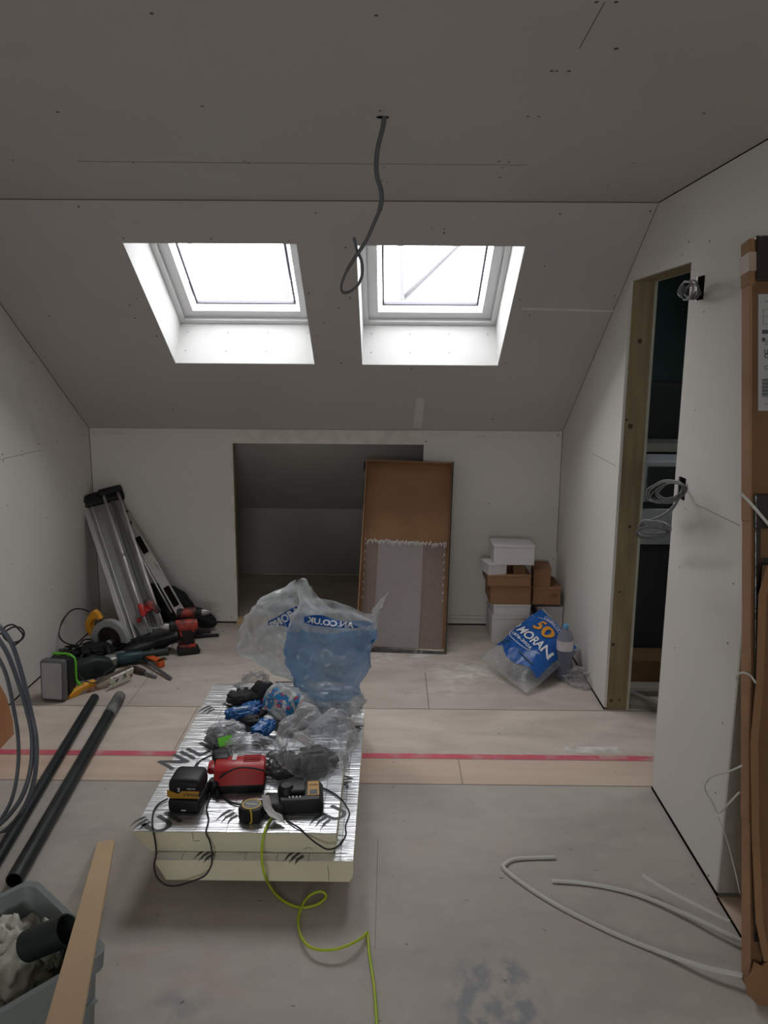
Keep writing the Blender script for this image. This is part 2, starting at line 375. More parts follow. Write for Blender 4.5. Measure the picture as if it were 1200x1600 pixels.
# ---------------------------------------------------------------- the room
def quads(bm, pts_f, us, vs, holes):
    g = {}
    for i, u in enumerate(us):
        for j, v in enumerate(vs): g[i, j] = bm.verts.new(pts_f(u, v))
    for i in range(len(us) - 1):
        for j in range(len(vs) - 1):
            cu, cv = (us[i] + us[i + 1]) / 2, (vs[j] + vs[j + 1]) / 2
            if any(a < cu < b and c < cv < d for a, b, c, d in holes): continue
            bm.faces.new((g[i, j], g[i + 1, j], g[i + 1, j + 1], g[i, j + 1]))
def sheet(name, f, us, vs, holes, m, thick, normal):
    """flat sheet with openings and a real thickness behind its visible face"""
    bm = B(); quads(bm, f, us, vs, holes)
    bm2 = bm.copy(); 
    r = bmesh.ops.extrude_face_region(bm, geom=bm.faces[:]); vs_ = [e for e in r['geom'] if isinstance(e, bmesh.types.BMVert)]
    bmesh.ops.translate(bm, verts=vs_, vec=V(normal) * thick); bm2.free()
    return struct(name, bm, m)

fb = B(); box(fb, (XL - .3, YB - .2, -.12), (XR2 + .9, 6.4, 0)); floor = struct('floor', fb, floor_material())
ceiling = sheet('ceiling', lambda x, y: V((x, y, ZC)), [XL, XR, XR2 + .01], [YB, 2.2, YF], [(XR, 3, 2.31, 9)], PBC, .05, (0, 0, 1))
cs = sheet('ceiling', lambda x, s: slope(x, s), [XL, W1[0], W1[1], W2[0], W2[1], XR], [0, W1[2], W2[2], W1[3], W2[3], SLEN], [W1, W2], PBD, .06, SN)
wl = sheet('wall_left', lambda y, z: V((XL, y, z)), [YB, 1, 3, YK], [0, 1, ZC + .05], [], PB, .06, (-1, 0, 0))
# right wall with the doorway
DY0, DY1, DZ = 2.961, 3.697, 2.045
wr = sheet('wall_right', lambda y, z: V((XR, y, z)), [2.308, DY0, DY1, YK + .1], [.012, DZ, ZC + .05], [(DY0, DY1, -1, DZ)], PB, .0125, (1, 0, 0))
bm = B(); box(bm, (XR + .1105, 2.308, 0), (XR + .123, DY0, ZC + .05)); box(bm, (XR + .1105, DY1, 0), (XR + .123, YK + .1, ZC + .05)); box(bm, (XR + .1105, DY0, DZ), (XR + .123, DY1, ZC + .05))
obj('back_lining', bm, PBG, wr)
# outer corner edge and return towards the alcove
bm = B(); box(bm, (XR, 2.296, .018), (XR + .14, 2.3085, ZC + .02)); box(bm, (XR + .14, 2.300, .03), (XR2, 2.3085, ZC + .02)); struct('wall_return', bm, PBG)
bm = B(); box(bm, (XR - .0008, 2.2945, .018), (XR + .010, 2.2958, ZC)); struct('trim_1', bm, PBG)
bm = B(); box(bm, (XR2, YB, 0), (XR2 + .05, 2.31, ZC + .05)); struct('wall_right', bm, PB)
bm = B(); quads(bm, lambda x, z: V((x, YB, z)), [XL, BW[0], BW[1], XR2 + .05], [0, BW[2], BW[3], ZC + .05], [BW]); struct('wall_back', bm, PB)
# knee wall with the eaves opening
KX0, KX1, KZ = -.99, .205, 1.175
wk = sheet('wall_far', lambda x, z: V((x, YK, z)), [XL, KX0, KX1, XR + .02], [.012, KZ, ZK + .03], [(KX0, KX1, -1, KZ)], PB, .0125, (0, 1, 0))
bm = B(); box(bm, (XL, YK + .012, 0), (KX0 - .006, YK + .02, ZK)); box(bm, (KX1 + .006, YK + .012, 0), (XR, YK + .02, ZK)); obj('dark_backing', bm, DARK, wk)
bm = B(); box(bm, (KX0 - .012, YK - .004, KZ), (KX1, YK - .0005, ZK - .004)); obj('filler_strip', bm, FILL, wk)
bm = B(); box(bm, (KX0 - .04, YK + .013, 0), (KX0, YK + .085, KZ + .0)); obj('opening_stud', bm, STUD, wk)
bm = B(); box(bm, (KX0 - .012, YK - .001, .012), (KX0 + .004, YK + .014, KZ)); obj('board_edge', bm, FILL, wk)
bm = B(); box(bm, (KX0, YK - .02, 0), (-.74, YK + .05, .03)); obj('sole_plate', bm, LATH, wk)
# eaves cupboard behind it
NB, NH = 6.15, .536
bm = B(); box(bm, (-1.9, NB, 0), (1.1, NB + .05, NH)); wn = struct('wall_eaves', bm, mat('eaves_board', (.42, .42, .39), .85, col2=(.38, .38, .355), scale=3))
bm = B()
for x0 in (-1.95, 1.05): box(bm, (x0, YK + .02, 0), (x0 + .05, NB + .05, ZK + .1))
struct('wall_eaves', bm, PB)
bm = B(); a = V((-1.95, YK + .02, ZK - .005)); b_ = V((-1.95, NB + .05, NH - .03)); off = V((0, .03, .05))
q = [a, b_, b_ + off, a + off]; vs0 = [bm.verts.new(p) for p in q]; vs1 = [bm.verts.new(p + V((3.1, 0, 0))) for p in q]
for k in range(4): bm.faces.new((vs0[k], vs0[(k + 1) % 4], vs1[(k + 1) % 4], vs1[k]))
bm.faces.new(vs0); bm.faces.new(vs1[::-1]); struct('ceiling', bm, mat('eaves_ceiling', (.44, .44, .42), .85, col2=(.40, .40, .38), scale=2))
bm = B(); box(bm, (-1.0, NB - .004, 0), (.9, NB - .001, .006)); obj('chipped_edge', bm, FILL, wn)

# board joints, gaps and filled seams
def seg_on(surf, a, b, wd, m, name, parent, lift=.0008):
    """thin strip between two pixels' places on a surface function"""
    p, q = surf(*a), surf(*b); d = (q - p)
    nrm = {'c': V((0, 0, -1)), 's': -SN, 'l': V((1, 0, 0)), 'r': V((-1, 0, 0)), 'k': V((0, -1, 0))}[surf.k]
    s = d.cross(nrm).normalized() * wd / 2; bm = B()
    c = [p - s, p + s, q + s, q - s]; t = [x + nrm * lift for x in c]; c = [x - nrm * .0005 for x in c]
    A = [bm.verts.new(x) for x in c]; T = [bm.verts.new(x) for x in t]
    bm.faces.new(A[::-1]); bm.faces.new(T)
    for k in range(4): bm.faces.new((A[k], A[(k + 1) % 4], T[(k + 1) % 4], T[k]))
    return obj(name, bm, m, parent)
class S_:
    def __init__(s, k, f): s.k = k; s.f = f
    def __call__(s, u, v): return s.f(u, v)
SC_ = S_('c', lambda u, v: onz(u, v, ZC)); SS = S_('s', onslope); SL = S_('l', lambda u, v: onx(u, v, XL)); SR = S_('r', lambda u, v: onx(u, v, XR)); SK = S_('k', lambda u, v: ony(u, v, YK))
for prt, sf, a, b, wd, m in ((ceiling, SC_, (120, 252), (590, 256), .003, SEAM), (ceiling, SC_, (590, 256), (825, 258), .002, SEAM), (ceiling, SC_, (905, 76), (945, 3), .0018, SEAM),
                             (wl, SL, (0, 718), (64, 703), .002, SEAM), (wr, SR, (1087, 788), (1156, 821), .0015, SEAM), (wr, SR, (925, 708), (962, 728), .0015, SEAM),
                             (wk, SK, (672, 960), (762, 962), .0015, SEAM), (wk, SK, (672, 966), (762, 968), .0015, SEAM)):
    seg_on(sf, a, b, wd, m, 'board_joint', prt)
FLT = mat('faint_filler', (.66, .65, .60), .8, col2=(.58, .57, .53), scale=14)
for prt, sf, a, b, wd in ((cs, SS, (815, 482), (960, 486), .014), (cs, SS, (657, 622), (652, 668), .05), (wl, SL, (30, 603), (60, 690), .05), (wk, SK, (142, 676), (196, 677), .02), (wk, SK, (668, 678), (716, 679), .02), (wk, SK, (745, 682), (800, 683), .02)):
    seg_on(sf, a, b, wd, FLT, 'filler_patch', prt, .0015)
# dark gaps at junctions
bm = B(); box(bm, (XL, YF - .004, ZC - .003), (XR, YF + .003, ZC + .001)); struct('trim_2', bm, SEAM)
def rodstrip(name, p, q, r, m): bm = B(); tube(bm, [p, q], r, 4); return struct(name, bm, m)
rodstrip('trim_3', V((XR, 1.6, ZC)), V((XR, YF, ZC)), .003, DARK)
rodstrip('trim_4', slope(XR, 0), slope(XR, SLEN), .0022, SEAM)
rodstrip('trim_5', slope(XL, 0), slope(XL, SLEN), .003, SEAM)
rodstrip('trim_6', V((XL, YK, 0)), V((XL, YK, ZK)), .0035, SEAM)
rodstrip('trim_7', V((XR, YK, .5)), V((XR, YK, ZK)), .003, SEAM)
rodstrip('trim_8', V((XL, YK, ZK)), V((XR, YK, ZK)), .0015, SEAM)
bm = B(); box(bm, (XR - .001, DY1, 0), (XR + .001, YK, .013)); box(bm, (XR - .001, 2.30, 0), (XR + .001, DY0, .013)); struct('base_gap_shade_1', bm, DARK)  # dark strips drawn for the shade in the gap under the wall boards
bm = B(); box(bm, (XL - .001, 2.0, 0), (XL + .002, YK, .007)); struct('base_gap_shade_2', bm, DARK)  # the same gap shade drawn as a strip along the left wall
bm = B(); box(bm, (XR - .004, 1.2, .0002), (XR + .003, 2.296, .0018)); struct('trim_11', bm, DARK)
# floor of the alcove: paler boards
bm = B(); box(bm, (XR + .003, -1.0, 0), (XR2, 2.3, .0015)); obj('alcove_board', bm, mat('pale_ply', (.58, .45, .35), .6, col2=(.50, .38, .29), scale=4, stretch=(4, 1, 1)), floor)

# screws in the boards
scr_bm = None
def screws(parent, sf, pts, r=.0042):
    global scr_bm
    nrm = {'c': V((0, 0, -1)), 's': -SN, 'l': V((1, 0, 0)), 'r': V((-1, 0, 0)), 'k': V((0, -1, 0))}[sf.k]
    for (u, v) in pts:
        p = sf(u, v); bm = B(); M = basis(p, nrm.orthogonal(), nrm)
        rr = r * rnd.uniform(.75, 1.15); lathe(bm, [(rr, -.0005), (rr, .0006), (rr * .6, .001)], 8, M)
        obj('screw_head', bm, SCREW, parent)
screws(ceiling, SC_, [(237, 21), (588, 24), (316, 166), (594, 173), (90, 175), (825, 182), (842, 182), (862, 111), (870, 111), (889, 111), (963, 3), (932, 3), (1100, 177), (963, 76), (20, 250), (382, 252), (388, 255), (780, 252), (795, 253), (785, 262), (781, 277), (990, 255), (597, 283), (605, 285), (950, 290), (208, 254), (600, 262)], .005)
screws(cs, SS, [(123, 323), (493, 333), (875, 334), (1016, 330), (193, 372), (330, 373), (452, 376), (675, 357), (694, 358), (694, 364), (213, 466), (203, 477), (211, 497), (482, 458), (496, 524), (529, 481), (547, 465), (851, 416), (828, 493), (812, 468), (533, 567), (643, 576), (403, 596), (245, 525), (575, 663), (506, 505), (540, 387), (790, 568), (960, 462), (905, 596), (76, 494), (270, 640), (770, 655)], .0042)
screws(wl, SL, [(50, 566), (58, 628), (89, 690), (61, 694), (34, 705), (35, 712), (4, 710), (5, 720), (11, 790), (72, 809), (19, 881), (81, 922), (130, 680)], .004)
screws(wr, SR, [(1076, 378), (1109, 377), (1066, 398), (1029, 417), (1100, 487), (1067, 484), (1057, 611), (1086, 641), (1047, 735), (1071, 795), (1074, 757), (1062, 887), (1038, 884), (1146, 912), (1137, 1005), (1054, 1012), (1129, 1130), (1118, 1239), (1107, 1368), (1000, 352), (975, 455), (966, 650), (915, 890), (905, 690)], .0035)
screws(wk, SK, [(665, 690), (872, 680), (864, 874), (362, 964), (165, 960), (764, 787), (762, 965)], .004)
# skylights
def ring(bm, x0, x1, s0, s1, wd, o0, o1):
    for a in ((x0, x1, s0, s0 + wd), (x0, x1, s1 - wd, s1), (x0, x0 + wd, s0 + wd, s1 - wd), (x1 - wd, x1, s0 + wd, s1 - wd)):
        vs = []
        for o in (o0, o1):
            for (x, s) in ((a[0], a[2]), (a[1], a[2]), (a[1], a[3]), (a[0], a[3])): vs.append(bm.verts.new(slope(x, s, o)))
        for f in ((0, 1, 2, 3), (7, 6, 5, 4), (0, 4, 5, 1), (1, 5, 6, 2), (2, 6, 7, 3), (3, 7, 4, 0)): bm.faces.new([vs[i] for i in f])
for k, Wn in enumerate((W1, W2)):
    x0, x1, s0, s1 = Wn
    bm = B(); ring(bm, x0, x1, s0, s1, .004, .0015, .42); ln = obj('reveal_lining', bm, mat('reveal_board', (.50, .50, .485), .8, col2=(.46, .46, .45), scale=3))
    bm = B(); ring(bm, x0 + .004, x1 - .004, s0 + .004, s1 - .004, .028, WOFF, WOFF + .12); win = struct('window_%d' % (k + 1), bm, WWHITE)
    ROOTM[win.name] = Matrix(); ln.parent = win
    bm = B(); ring(bm, x0 + .024, x1 - .024, s0 + .024, s1 - .024, .010, WOFF + .012, WOFF + .1); obj('frame_groove', bm, mat('groove_grey', (.45, .45, .46), .5), win)
    bm = B(); ring(bm, x0 + .034, x1 - .034, s0 + .034, s1 - .034, .052, WOFF + .022, WOFF + .09); sash = obj('sash', bm, WWHITE, win)
    bm = B(); ring(bm, x0 + .108, x1 - .108, s0 + .108, s1 - .108, .011, WOFF + .050, WOFF + .066); obj('spacer_bar', bm, GASK, sash)
    bm = B(); c = [slope(x, s, WOFF + .068) for x, s in ((x0 + .08, s0 + .08), (x1 - .08, s0 + .08), (x1 - .08, s1 - .08), (x0 + .08, s1 - .08))]
    bm.faces.new([bm.verts.new(p) for p in c]); obj('pane', bm, PANE, win)
    bm = B()
    for q in range(7):
        x = x0 + .05 + (x1 - x0 - .1) * (q % 4) / 3; o = .20 if q < 4 else .08
        lathe(bm, [(.004, -.001), (.004, .0015)], 8, basis(slope(x, s1 - .0045, o), (1, 0, 0), -SD))
    obj('screw_row', bm, mat('screw_shine', (.25, .25, .25), .4), win)
# added back window, out of view, letting sky in as fill light
bm = B(); x0, x1, z0, z1 = BW
for a in ((x0, x1, z0, z0 + .05), (x0, x1, z1 - .05, z1), (x0, x0 + .05, z0, z1), (x1 - .05, x1, z0, z1), (-.18, -.12, z0, z1)): box(bm, (a[0], YB - .05, a[2]), (a[1], YB, a[3]))
w3 = struct('window_3', bm, WWHITE)
bm = B(); bm.faces.new([bm.verts.new(p) for p in ((x0, YB - .03, z0), (x1, YB - .03, z0), (x1, YB - .03, z1), (x0, YB - .03, z1))]); obj('pane', bm, PANE, w3)

# doorway timber
bm = B(); box(bm, (XR + .0128, DY1, 0), (XR + .110, DY1 + .045, DZ + .02)); st = struct('trim_12', bm, STUD)
bm = B()
for (u, v, r) in ((1000, 533, .011), (985, 666, .012), (979, 656, .006), (984, 823, .008), (968, 925, .006), (958, 1007, .009), (955, 1095, .009), (968, 1094, .006)):
    p = ony(u, v, DY1 - .0005); vs = lathe(bm, [(r, 0), (r * .9, .001)], 10, basis(p, (1, 0, 0), (0, -1, 0)))
obj('knot', bm, KNOT, st)
bm = B(); box(bm, (XR + .0128, DY0 - .045, 0), (XR + .110, DY0, DZ + .02)); struct('trim_13', bm, STUD)
bm = B(); box(bm, (XR + .0128, DY0 - .045, DZ), (XR + .110, DY1 + .045, DZ + .045)); struct('trim_14', bm, STUD)

# ---------------------------------------------------------------- the dark room past the doorway
R2 = 2.6
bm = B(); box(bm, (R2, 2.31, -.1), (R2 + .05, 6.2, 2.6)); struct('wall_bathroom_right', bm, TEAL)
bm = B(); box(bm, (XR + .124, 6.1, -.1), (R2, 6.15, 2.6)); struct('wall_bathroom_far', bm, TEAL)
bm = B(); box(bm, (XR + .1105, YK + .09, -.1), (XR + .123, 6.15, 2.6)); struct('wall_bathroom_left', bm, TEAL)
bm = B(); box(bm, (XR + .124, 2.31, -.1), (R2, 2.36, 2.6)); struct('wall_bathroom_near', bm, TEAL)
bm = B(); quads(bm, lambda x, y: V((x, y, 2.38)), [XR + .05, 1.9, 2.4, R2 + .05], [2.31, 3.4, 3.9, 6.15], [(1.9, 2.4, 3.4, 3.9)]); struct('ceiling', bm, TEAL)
bm = B(); 
for a in ((1.9, 2.4, 3.4, 3.43), (1.9, 2.4, 3.87, 3.9), (1.9, 1.93, 3.43, 3.87), (2.37, 2.4, 3.43, 3.87)): box(bm, (a[0], a[2], 2.37), (a[1], a[3], 2.42))
struct('window_4', bm, WWHITE)  # unseen roof opening, added to brighten the room past the doorway
# things in it
bm = B(); a0 = ony(1012, 640, 5.3)
def pbox(name, u0_, v0_, u1_, v1_, y, d, m, parent=None, bev=.004):
    p, q = ony(u0_, v1_, y), ony(u1_, v0_, y); b = B(); box(b, (p.x, y, p.z), (q.x, y + d, q.z), bev=bev); return obj(name, b, m, parent)
t = thing('cupboard', 'dark brown cupboard high on the far side of the unlit room beyond the doorway', 'cupboard', loc=(1.9, 5.4, 1.1))
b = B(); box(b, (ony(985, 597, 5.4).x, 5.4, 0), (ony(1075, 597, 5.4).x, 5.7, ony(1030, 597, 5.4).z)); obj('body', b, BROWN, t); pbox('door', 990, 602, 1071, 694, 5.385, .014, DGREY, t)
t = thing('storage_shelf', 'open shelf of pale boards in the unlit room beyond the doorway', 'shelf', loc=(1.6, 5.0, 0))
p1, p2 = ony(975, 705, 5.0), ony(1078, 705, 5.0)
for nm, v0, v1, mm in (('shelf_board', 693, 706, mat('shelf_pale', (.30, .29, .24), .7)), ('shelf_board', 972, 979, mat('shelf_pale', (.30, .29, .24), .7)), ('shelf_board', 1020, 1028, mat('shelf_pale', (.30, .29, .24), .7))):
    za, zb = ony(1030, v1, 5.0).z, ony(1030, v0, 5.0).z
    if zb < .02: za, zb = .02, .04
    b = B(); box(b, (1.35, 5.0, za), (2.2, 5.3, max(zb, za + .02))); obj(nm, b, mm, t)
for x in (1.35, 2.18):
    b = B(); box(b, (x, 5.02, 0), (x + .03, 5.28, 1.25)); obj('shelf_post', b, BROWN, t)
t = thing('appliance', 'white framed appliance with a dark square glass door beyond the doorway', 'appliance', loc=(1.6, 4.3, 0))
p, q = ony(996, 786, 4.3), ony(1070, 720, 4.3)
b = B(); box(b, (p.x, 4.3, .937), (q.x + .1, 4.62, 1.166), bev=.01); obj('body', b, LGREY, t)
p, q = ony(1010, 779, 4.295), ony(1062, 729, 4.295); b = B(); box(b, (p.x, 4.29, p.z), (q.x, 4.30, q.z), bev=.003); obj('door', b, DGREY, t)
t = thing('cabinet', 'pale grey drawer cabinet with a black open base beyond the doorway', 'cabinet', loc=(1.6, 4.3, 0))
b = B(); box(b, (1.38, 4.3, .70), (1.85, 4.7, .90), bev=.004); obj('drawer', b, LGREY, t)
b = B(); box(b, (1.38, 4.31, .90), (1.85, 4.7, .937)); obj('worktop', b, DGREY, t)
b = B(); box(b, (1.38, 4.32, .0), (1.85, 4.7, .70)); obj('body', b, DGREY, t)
for (x0, y0, x1, y1, lab, g) in ((1.20, 3.86, 1.75, 3.90, 'pale timber batten lying across the floor just inside the doorway, farthest one', .03), (1.20, 3.71, 1.7, 3.745, 'pale timber batten lying across the threshold beside the stud', .025)):
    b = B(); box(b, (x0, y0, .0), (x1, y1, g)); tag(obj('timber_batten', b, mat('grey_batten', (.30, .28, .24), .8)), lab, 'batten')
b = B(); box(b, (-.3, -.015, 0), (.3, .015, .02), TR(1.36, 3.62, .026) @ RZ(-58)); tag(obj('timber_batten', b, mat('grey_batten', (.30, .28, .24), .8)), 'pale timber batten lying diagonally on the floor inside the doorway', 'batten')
b = B(); box(b, (1.28, 4.05, 0), (1.52, 4.25, .12), bev=.004); tag(obj('wooden_box', b, CARDD), 'low brown box on the floor in the unlit room beyond the doorway', 'box')

# scaffold outside the skylights
for (lab, pts, r) in (('scaffold tube rising upright outside the right skylight', [ony(624, 300, 6.3), ony(627, 474, 6.3)], .024), ('scaffold tube running diagonally outside the right skylight', [ony(628, 468, 6.36), ony(800, 300, 6.36)], .024),
                      ('upright scaffold tube outside the left skylight, near its left edge', [ony(296, 330, 7.0), ony(299, 500, 7.0)], .02), ('upright scaffold tube outside the left skylight, near its right edge', [ony(446, 330, 6.3), ony(449, 500, 6.3)], .024)):
    p, q = pts; d = (q - p).normalized(); b = B(); tube(b, [p - d * .6, q + d * (.05 if 'diagonally' in lab else q.z / abs(d.z))] if d.z < 0 else [p - d * .6, q + d * .05], r, 12); tag(obj('scaffold_tube', b, GALV, smooth=True), lab, 'scaffold tube')

# ---------------------------------------------------------------- cables
def cable(name, pts, r, m, label, cat, k=8, n=8, parent=None, flat=False):
    b = B(); tube(b, pts, r, n, smooth=k); o = obj(name, b, m, parent, smooth=True)
    if label: tag(o, label, cat)
    return o
yc = onz(598, 182, ZC).y
t = thing('ceiling_cable', 'grey twin cable hanging out of the ceiling with a loop at its end', 'cable', loc=onz(598, 182, ZC))
pp = [(601, 180, 0), (598, 200, 0), (591, 228, 0), (588, 252, 0), (589, 275, .0), (596, 302, 0), (594, 325, 0), (583, 352, .0), (571, 378, .0), (555, 402, 0), (541, 425, 0), (533, 446, .01), (536, 457, .02), (548, 455, .03), (560, 444, .03), (566, 428, .02), (565, 408, .01), (558, 392, .01), (553, 371, .01)]
P = spline([ony(u, v, yc + o) for u, v, o in pp], 8); b = B(); tube(b, P, [.0062 if i < 50 else (.0048 if i < 80 else .004) for i in range(len(P))], 8); 
obj('sheath', b, GREYCD, t, smooth=True)
b = B(); lathe(b, [(.014, -.001), (.014, .0012)], 12, basis(onz(598, 183, ZC), (1, 0, 0), (0, 0, -1)) @ Matrix.Diagonal((1.2, .8, 1, 1))); obj('cable_hole', b, DARK, t)

def backbox(u, v, lab, coil, ctr):
    p = onx(u, v, XR); t = thing('cable_outlet', lab, 'socket box', loc=p)
    b = B(); h, wd = .040, .030
    box(b, (XR - .0015, p.y - wd, p.z - h), (XR + .0005, p.y + wd, p.z + h)); obj('opening', b, DARK, t)
    b = B(); box(b, (XR - .004, p.y + wd - .004, p.z - h), (XR, p.y + wd + .004, p.z + h)); obj('metal_edge', b, STEEL, t)
    return t
t = backbox(1095, 450, 'square cable outlet high on the right wall beside the doorway, with a short dark coil', 0, 0)
t = backbox(1066, 763, 'square cable outlet at mid height on the right wall with two big grey coils', 0, 0)
rg = random.Random(5)
def px_coil(cu, cv, ru, rv, tilt, x, turns, jit, seed, m, open_=.0):
    g = random.Random(seed); pts = []
    for i in range(int(turns * 12) + 1):
        a = 2 * math.pi * i / 12 + open_; s = 1 + .12 * math.sin(i * .37 + seed)
        du, dv = ru * s * math.cos(a), rv * s * math.sin(a)
        u = cu + du * math.cos(tilt) - dv * math.sin(tilt); v = cv + du * math.sin(tilt) + dv * math.cos(tilt)
        pts.append(onx(u + g.uniform(-jit, jit), v + g.uniform(-jit, jit), x + .018 * math.sin(a)))
    b = B(); tube(b, spline(pts, 4), .0032, 7); obj('coil', b, m, t, smooth=True)
px_coil(1041, 768, 29, 16, -.22, XR - .08, 2, 1.2, 1, GREYC); px_coil(1047, 766, 22, 12, -.3, XR - .07, 2, 1.5, 2, GREYC); px_coil(1044, 771, 27, 13, -.28, XR - .09, 1.5, 1, 4, GREYCD)
px_coil(1021, 825, 25, 10, .05, XR - .15, 2, 1.2, 3, GREYC); px_coil(1020, 832, 24, 9, .0, XR - .15, 1.5, 1.4, 6, GREYCD); px_coil(1019, 821, 20, 9, .12, XR - .16, 1.0, 1.4, 8, GREYC)
T_LOW = t
t = [o for o in COL.objects if o.get('label', '').startswith('square cable outlet high')][0]
px_coil(1082, 455, 11, 12, .3, XR - .05, 2, 1., 2, GREYCD); px_coil(1078, 452, 12, 13, .5, XR - .06, 1.5, 1., 4, GREYCD); px_coil(1073, 455, 9, 14, .2, XR - .07, 1.2, 1, 5, GREYC)
b = B(); tube(b, [onx(1096, 458, XR), onx(1089, 462, XR - .03), onx(1082, 466, XR - .05)], .006, 8, smooth=5); obj('cable_tail', b, GREYCD, t, smooth=True)
b = B(); tube(b, [onx(1080, 441, XR - .05), onx(1072, 440, XR - .07), onx(1064, 447, XR - .08), onx(1060, 458, XR - .09), onx(1064, 464, XR - .09)], .0035, 8, smooth=5); obj('cable_tail', b, GREYC, t, smooth=True)
t = T_LOW
for o in (0, .008, .016):
    b = B(); tube(b, [onx(1068, 756, XR), onx(1062, 776, XR - .05), onx(1050, 793 + o * 200, XR - .09), onx(1034, 806 + o * 100, XR - .12), onx(1012, 815, XR - .15), onx(1000, 826 + 200 * o, XR - .15)], .0042, 7, smooth=5); obj('cable_tail', b, GREYC if o != .008 else GREYCD, t, smooth=True)

# ---------------------------------------------------------------- insulation boards
Z1, Z2, DZ_, KS = .144, .216, .061, .9605
def board(x0, x1, y0, y1, z0, z1, lab, cut, shear=0):
    t = thing('insulation_board', lab, 'insulation board', loc=((x0 + x1) / 2, (y0 + y1) / 2, z0))
    b = B(); c = cut
    pr = [(x0 + c, z0), (x1 - .012, z0), (x1, z0 + .02), (x1, z1 - .002), (x0, z1 - .002), (x0, z1 - .018)]
    a = [b.verts.new((x, y0, z)) for x, z in pr]; d = [b.verts.new((x, y1, z)) for x, z in pr]; n = len(pr)
    b.faces.new(a); b.faces.new(d[::-1])
    for k in range(n): b.faces.new((a[k], d[k], d[(k + 1) % n], a[(k + 1) % n]))
    obj('foam_core', b, FOAM, t)
    b = B(); nx, ny = 40, 90
    g = [[b.verts.new((x0 + (x1 - x0) * i / nx, y0 - .002 + (y1 - y0 + .002) * j / ny, z1 + .0012 * noise.noise(V((i * .25, j * 1.1, z0 * 9))) + .0008)) for j in range(ny + 1)] for i in range(nx + 1)]
    for i in range(nx):
        for j in range(ny): b.faces.new((g[i][j], g[i + 1][j], g[i + 1][j + 1], g[i][j + 1]))
    r = bmesh.ops.extrude_face_region(b, geom=b.faces[:]); bmesh.ops.translate(b, verts=[e for e in r['geom'] if isinstance(e, bmesh.types.BMVert)], vec=(0, 0, -.0028))
    obj('foil_facing', b, FOIL, t, smooth='auto'); return t
bt2 = board(-.732, -.108, 2.257, 3.36, .070, Z1, 'foil-faced insulation board raised just off the floor, lower of the stacked pair', .03)
bt = board(-.809, -.163, 2.295, 3.466, Z1 + .002, Z2, 'foil-faced insulation board on top of the stack, carrying the chargers and bags', .05)
for x_, y_, lab_ in ((-.60, 2.62, 'short timber block under the front of the insulation boards'), (-.60, 3.10, 'short timber block under the back of the insulation boards')):
    b = B(); box(b, (x_, y_, 0), (x_ + .38, y_ + .07, .0695), bev=.002); tag(obj('timber_block', b, STUD), lab_, 'block')
ang = R_(51)
def on_top(px, py, z, a, sc=1):
    c = onz(px, py, z)
    return lambda x, y: V((c.x + (x * math.cos(a) - y * math.sin(a)) * sc, c.y + (x * math.sin(a) + y * math.cos(a)) * sc, z + .0016))
def mark(parent, px, py, z, a, s=.05):
    """the three slanted wedges of the printed emblem"""
    b = B(); f = on_top(px, py, z, a)
    for k in range(3):
        y = (1 - k) * s * .42
        pts = [(-s * 1.0 + k * s * .15, y - s * .16), (-s * .2 + k * s * .1, y + s * .02), (s * .75 - k * s * .15, y + s * .02), (s * .55, y + s * .28), (-s * .1, y + s * .24)]
        vs = [b.verts.new(f(*p)) for p in pts]; b.faces.new(vs)
    obj('printed_emblem', b, INK, parent)
text('printed_word', 'UNILIN', .125, on_top(412, 1083, Z2, ang), INK, bt, .022)
mark(bt, 325, 1110, Z2, ang)
text('printed_word', 'NILIN', .125, on_top(310, 1174, Z2, ang), INK, bt, .022)
text('printed_word', 'UN', .12, on_top(268, 1280, Z2, ang), INK, bt, .022)
mark(bt, 358, 1277, Z2, ang); mark(bt, 503, 1284, Z2, ang); mark(bt, 222, 1287, Z2, ang, .045)
text('printed_word', 'U', .11, on_top(524, 1272, Z2, ang), INK, bt, .022)
mark(bt2, 322, 1337, Z1, ang, .045); mark(bt2, 462, 1340, Z1, ang, .045)
for (u, v, s) in ((557, 1140, '.VA'), (541, 1222, '.AV'), (527, 1315, '...')):
    text('printed_word', s, .06, on_top(u, v, Z1, R_(75)), INK, bt2, .03)
def pencil(parent, pts, y, r=.0009):
    b = B(); tube(b, [ony(u, v, y) for u, v in pts], r, 5, smooth=4); obj('pencil_mark', b, INKL, parent)
pencil(bt, [(300, 1301), (302, 1308), (303, 1314), (313, 1313)], 2.2945); pencil(bt, [(474, 1327), (482, 1324), (488, 1327)], 2.2945); pencil(bt2, [(512, 1352), (513, 1360), (514, 1375)], 2.2565)

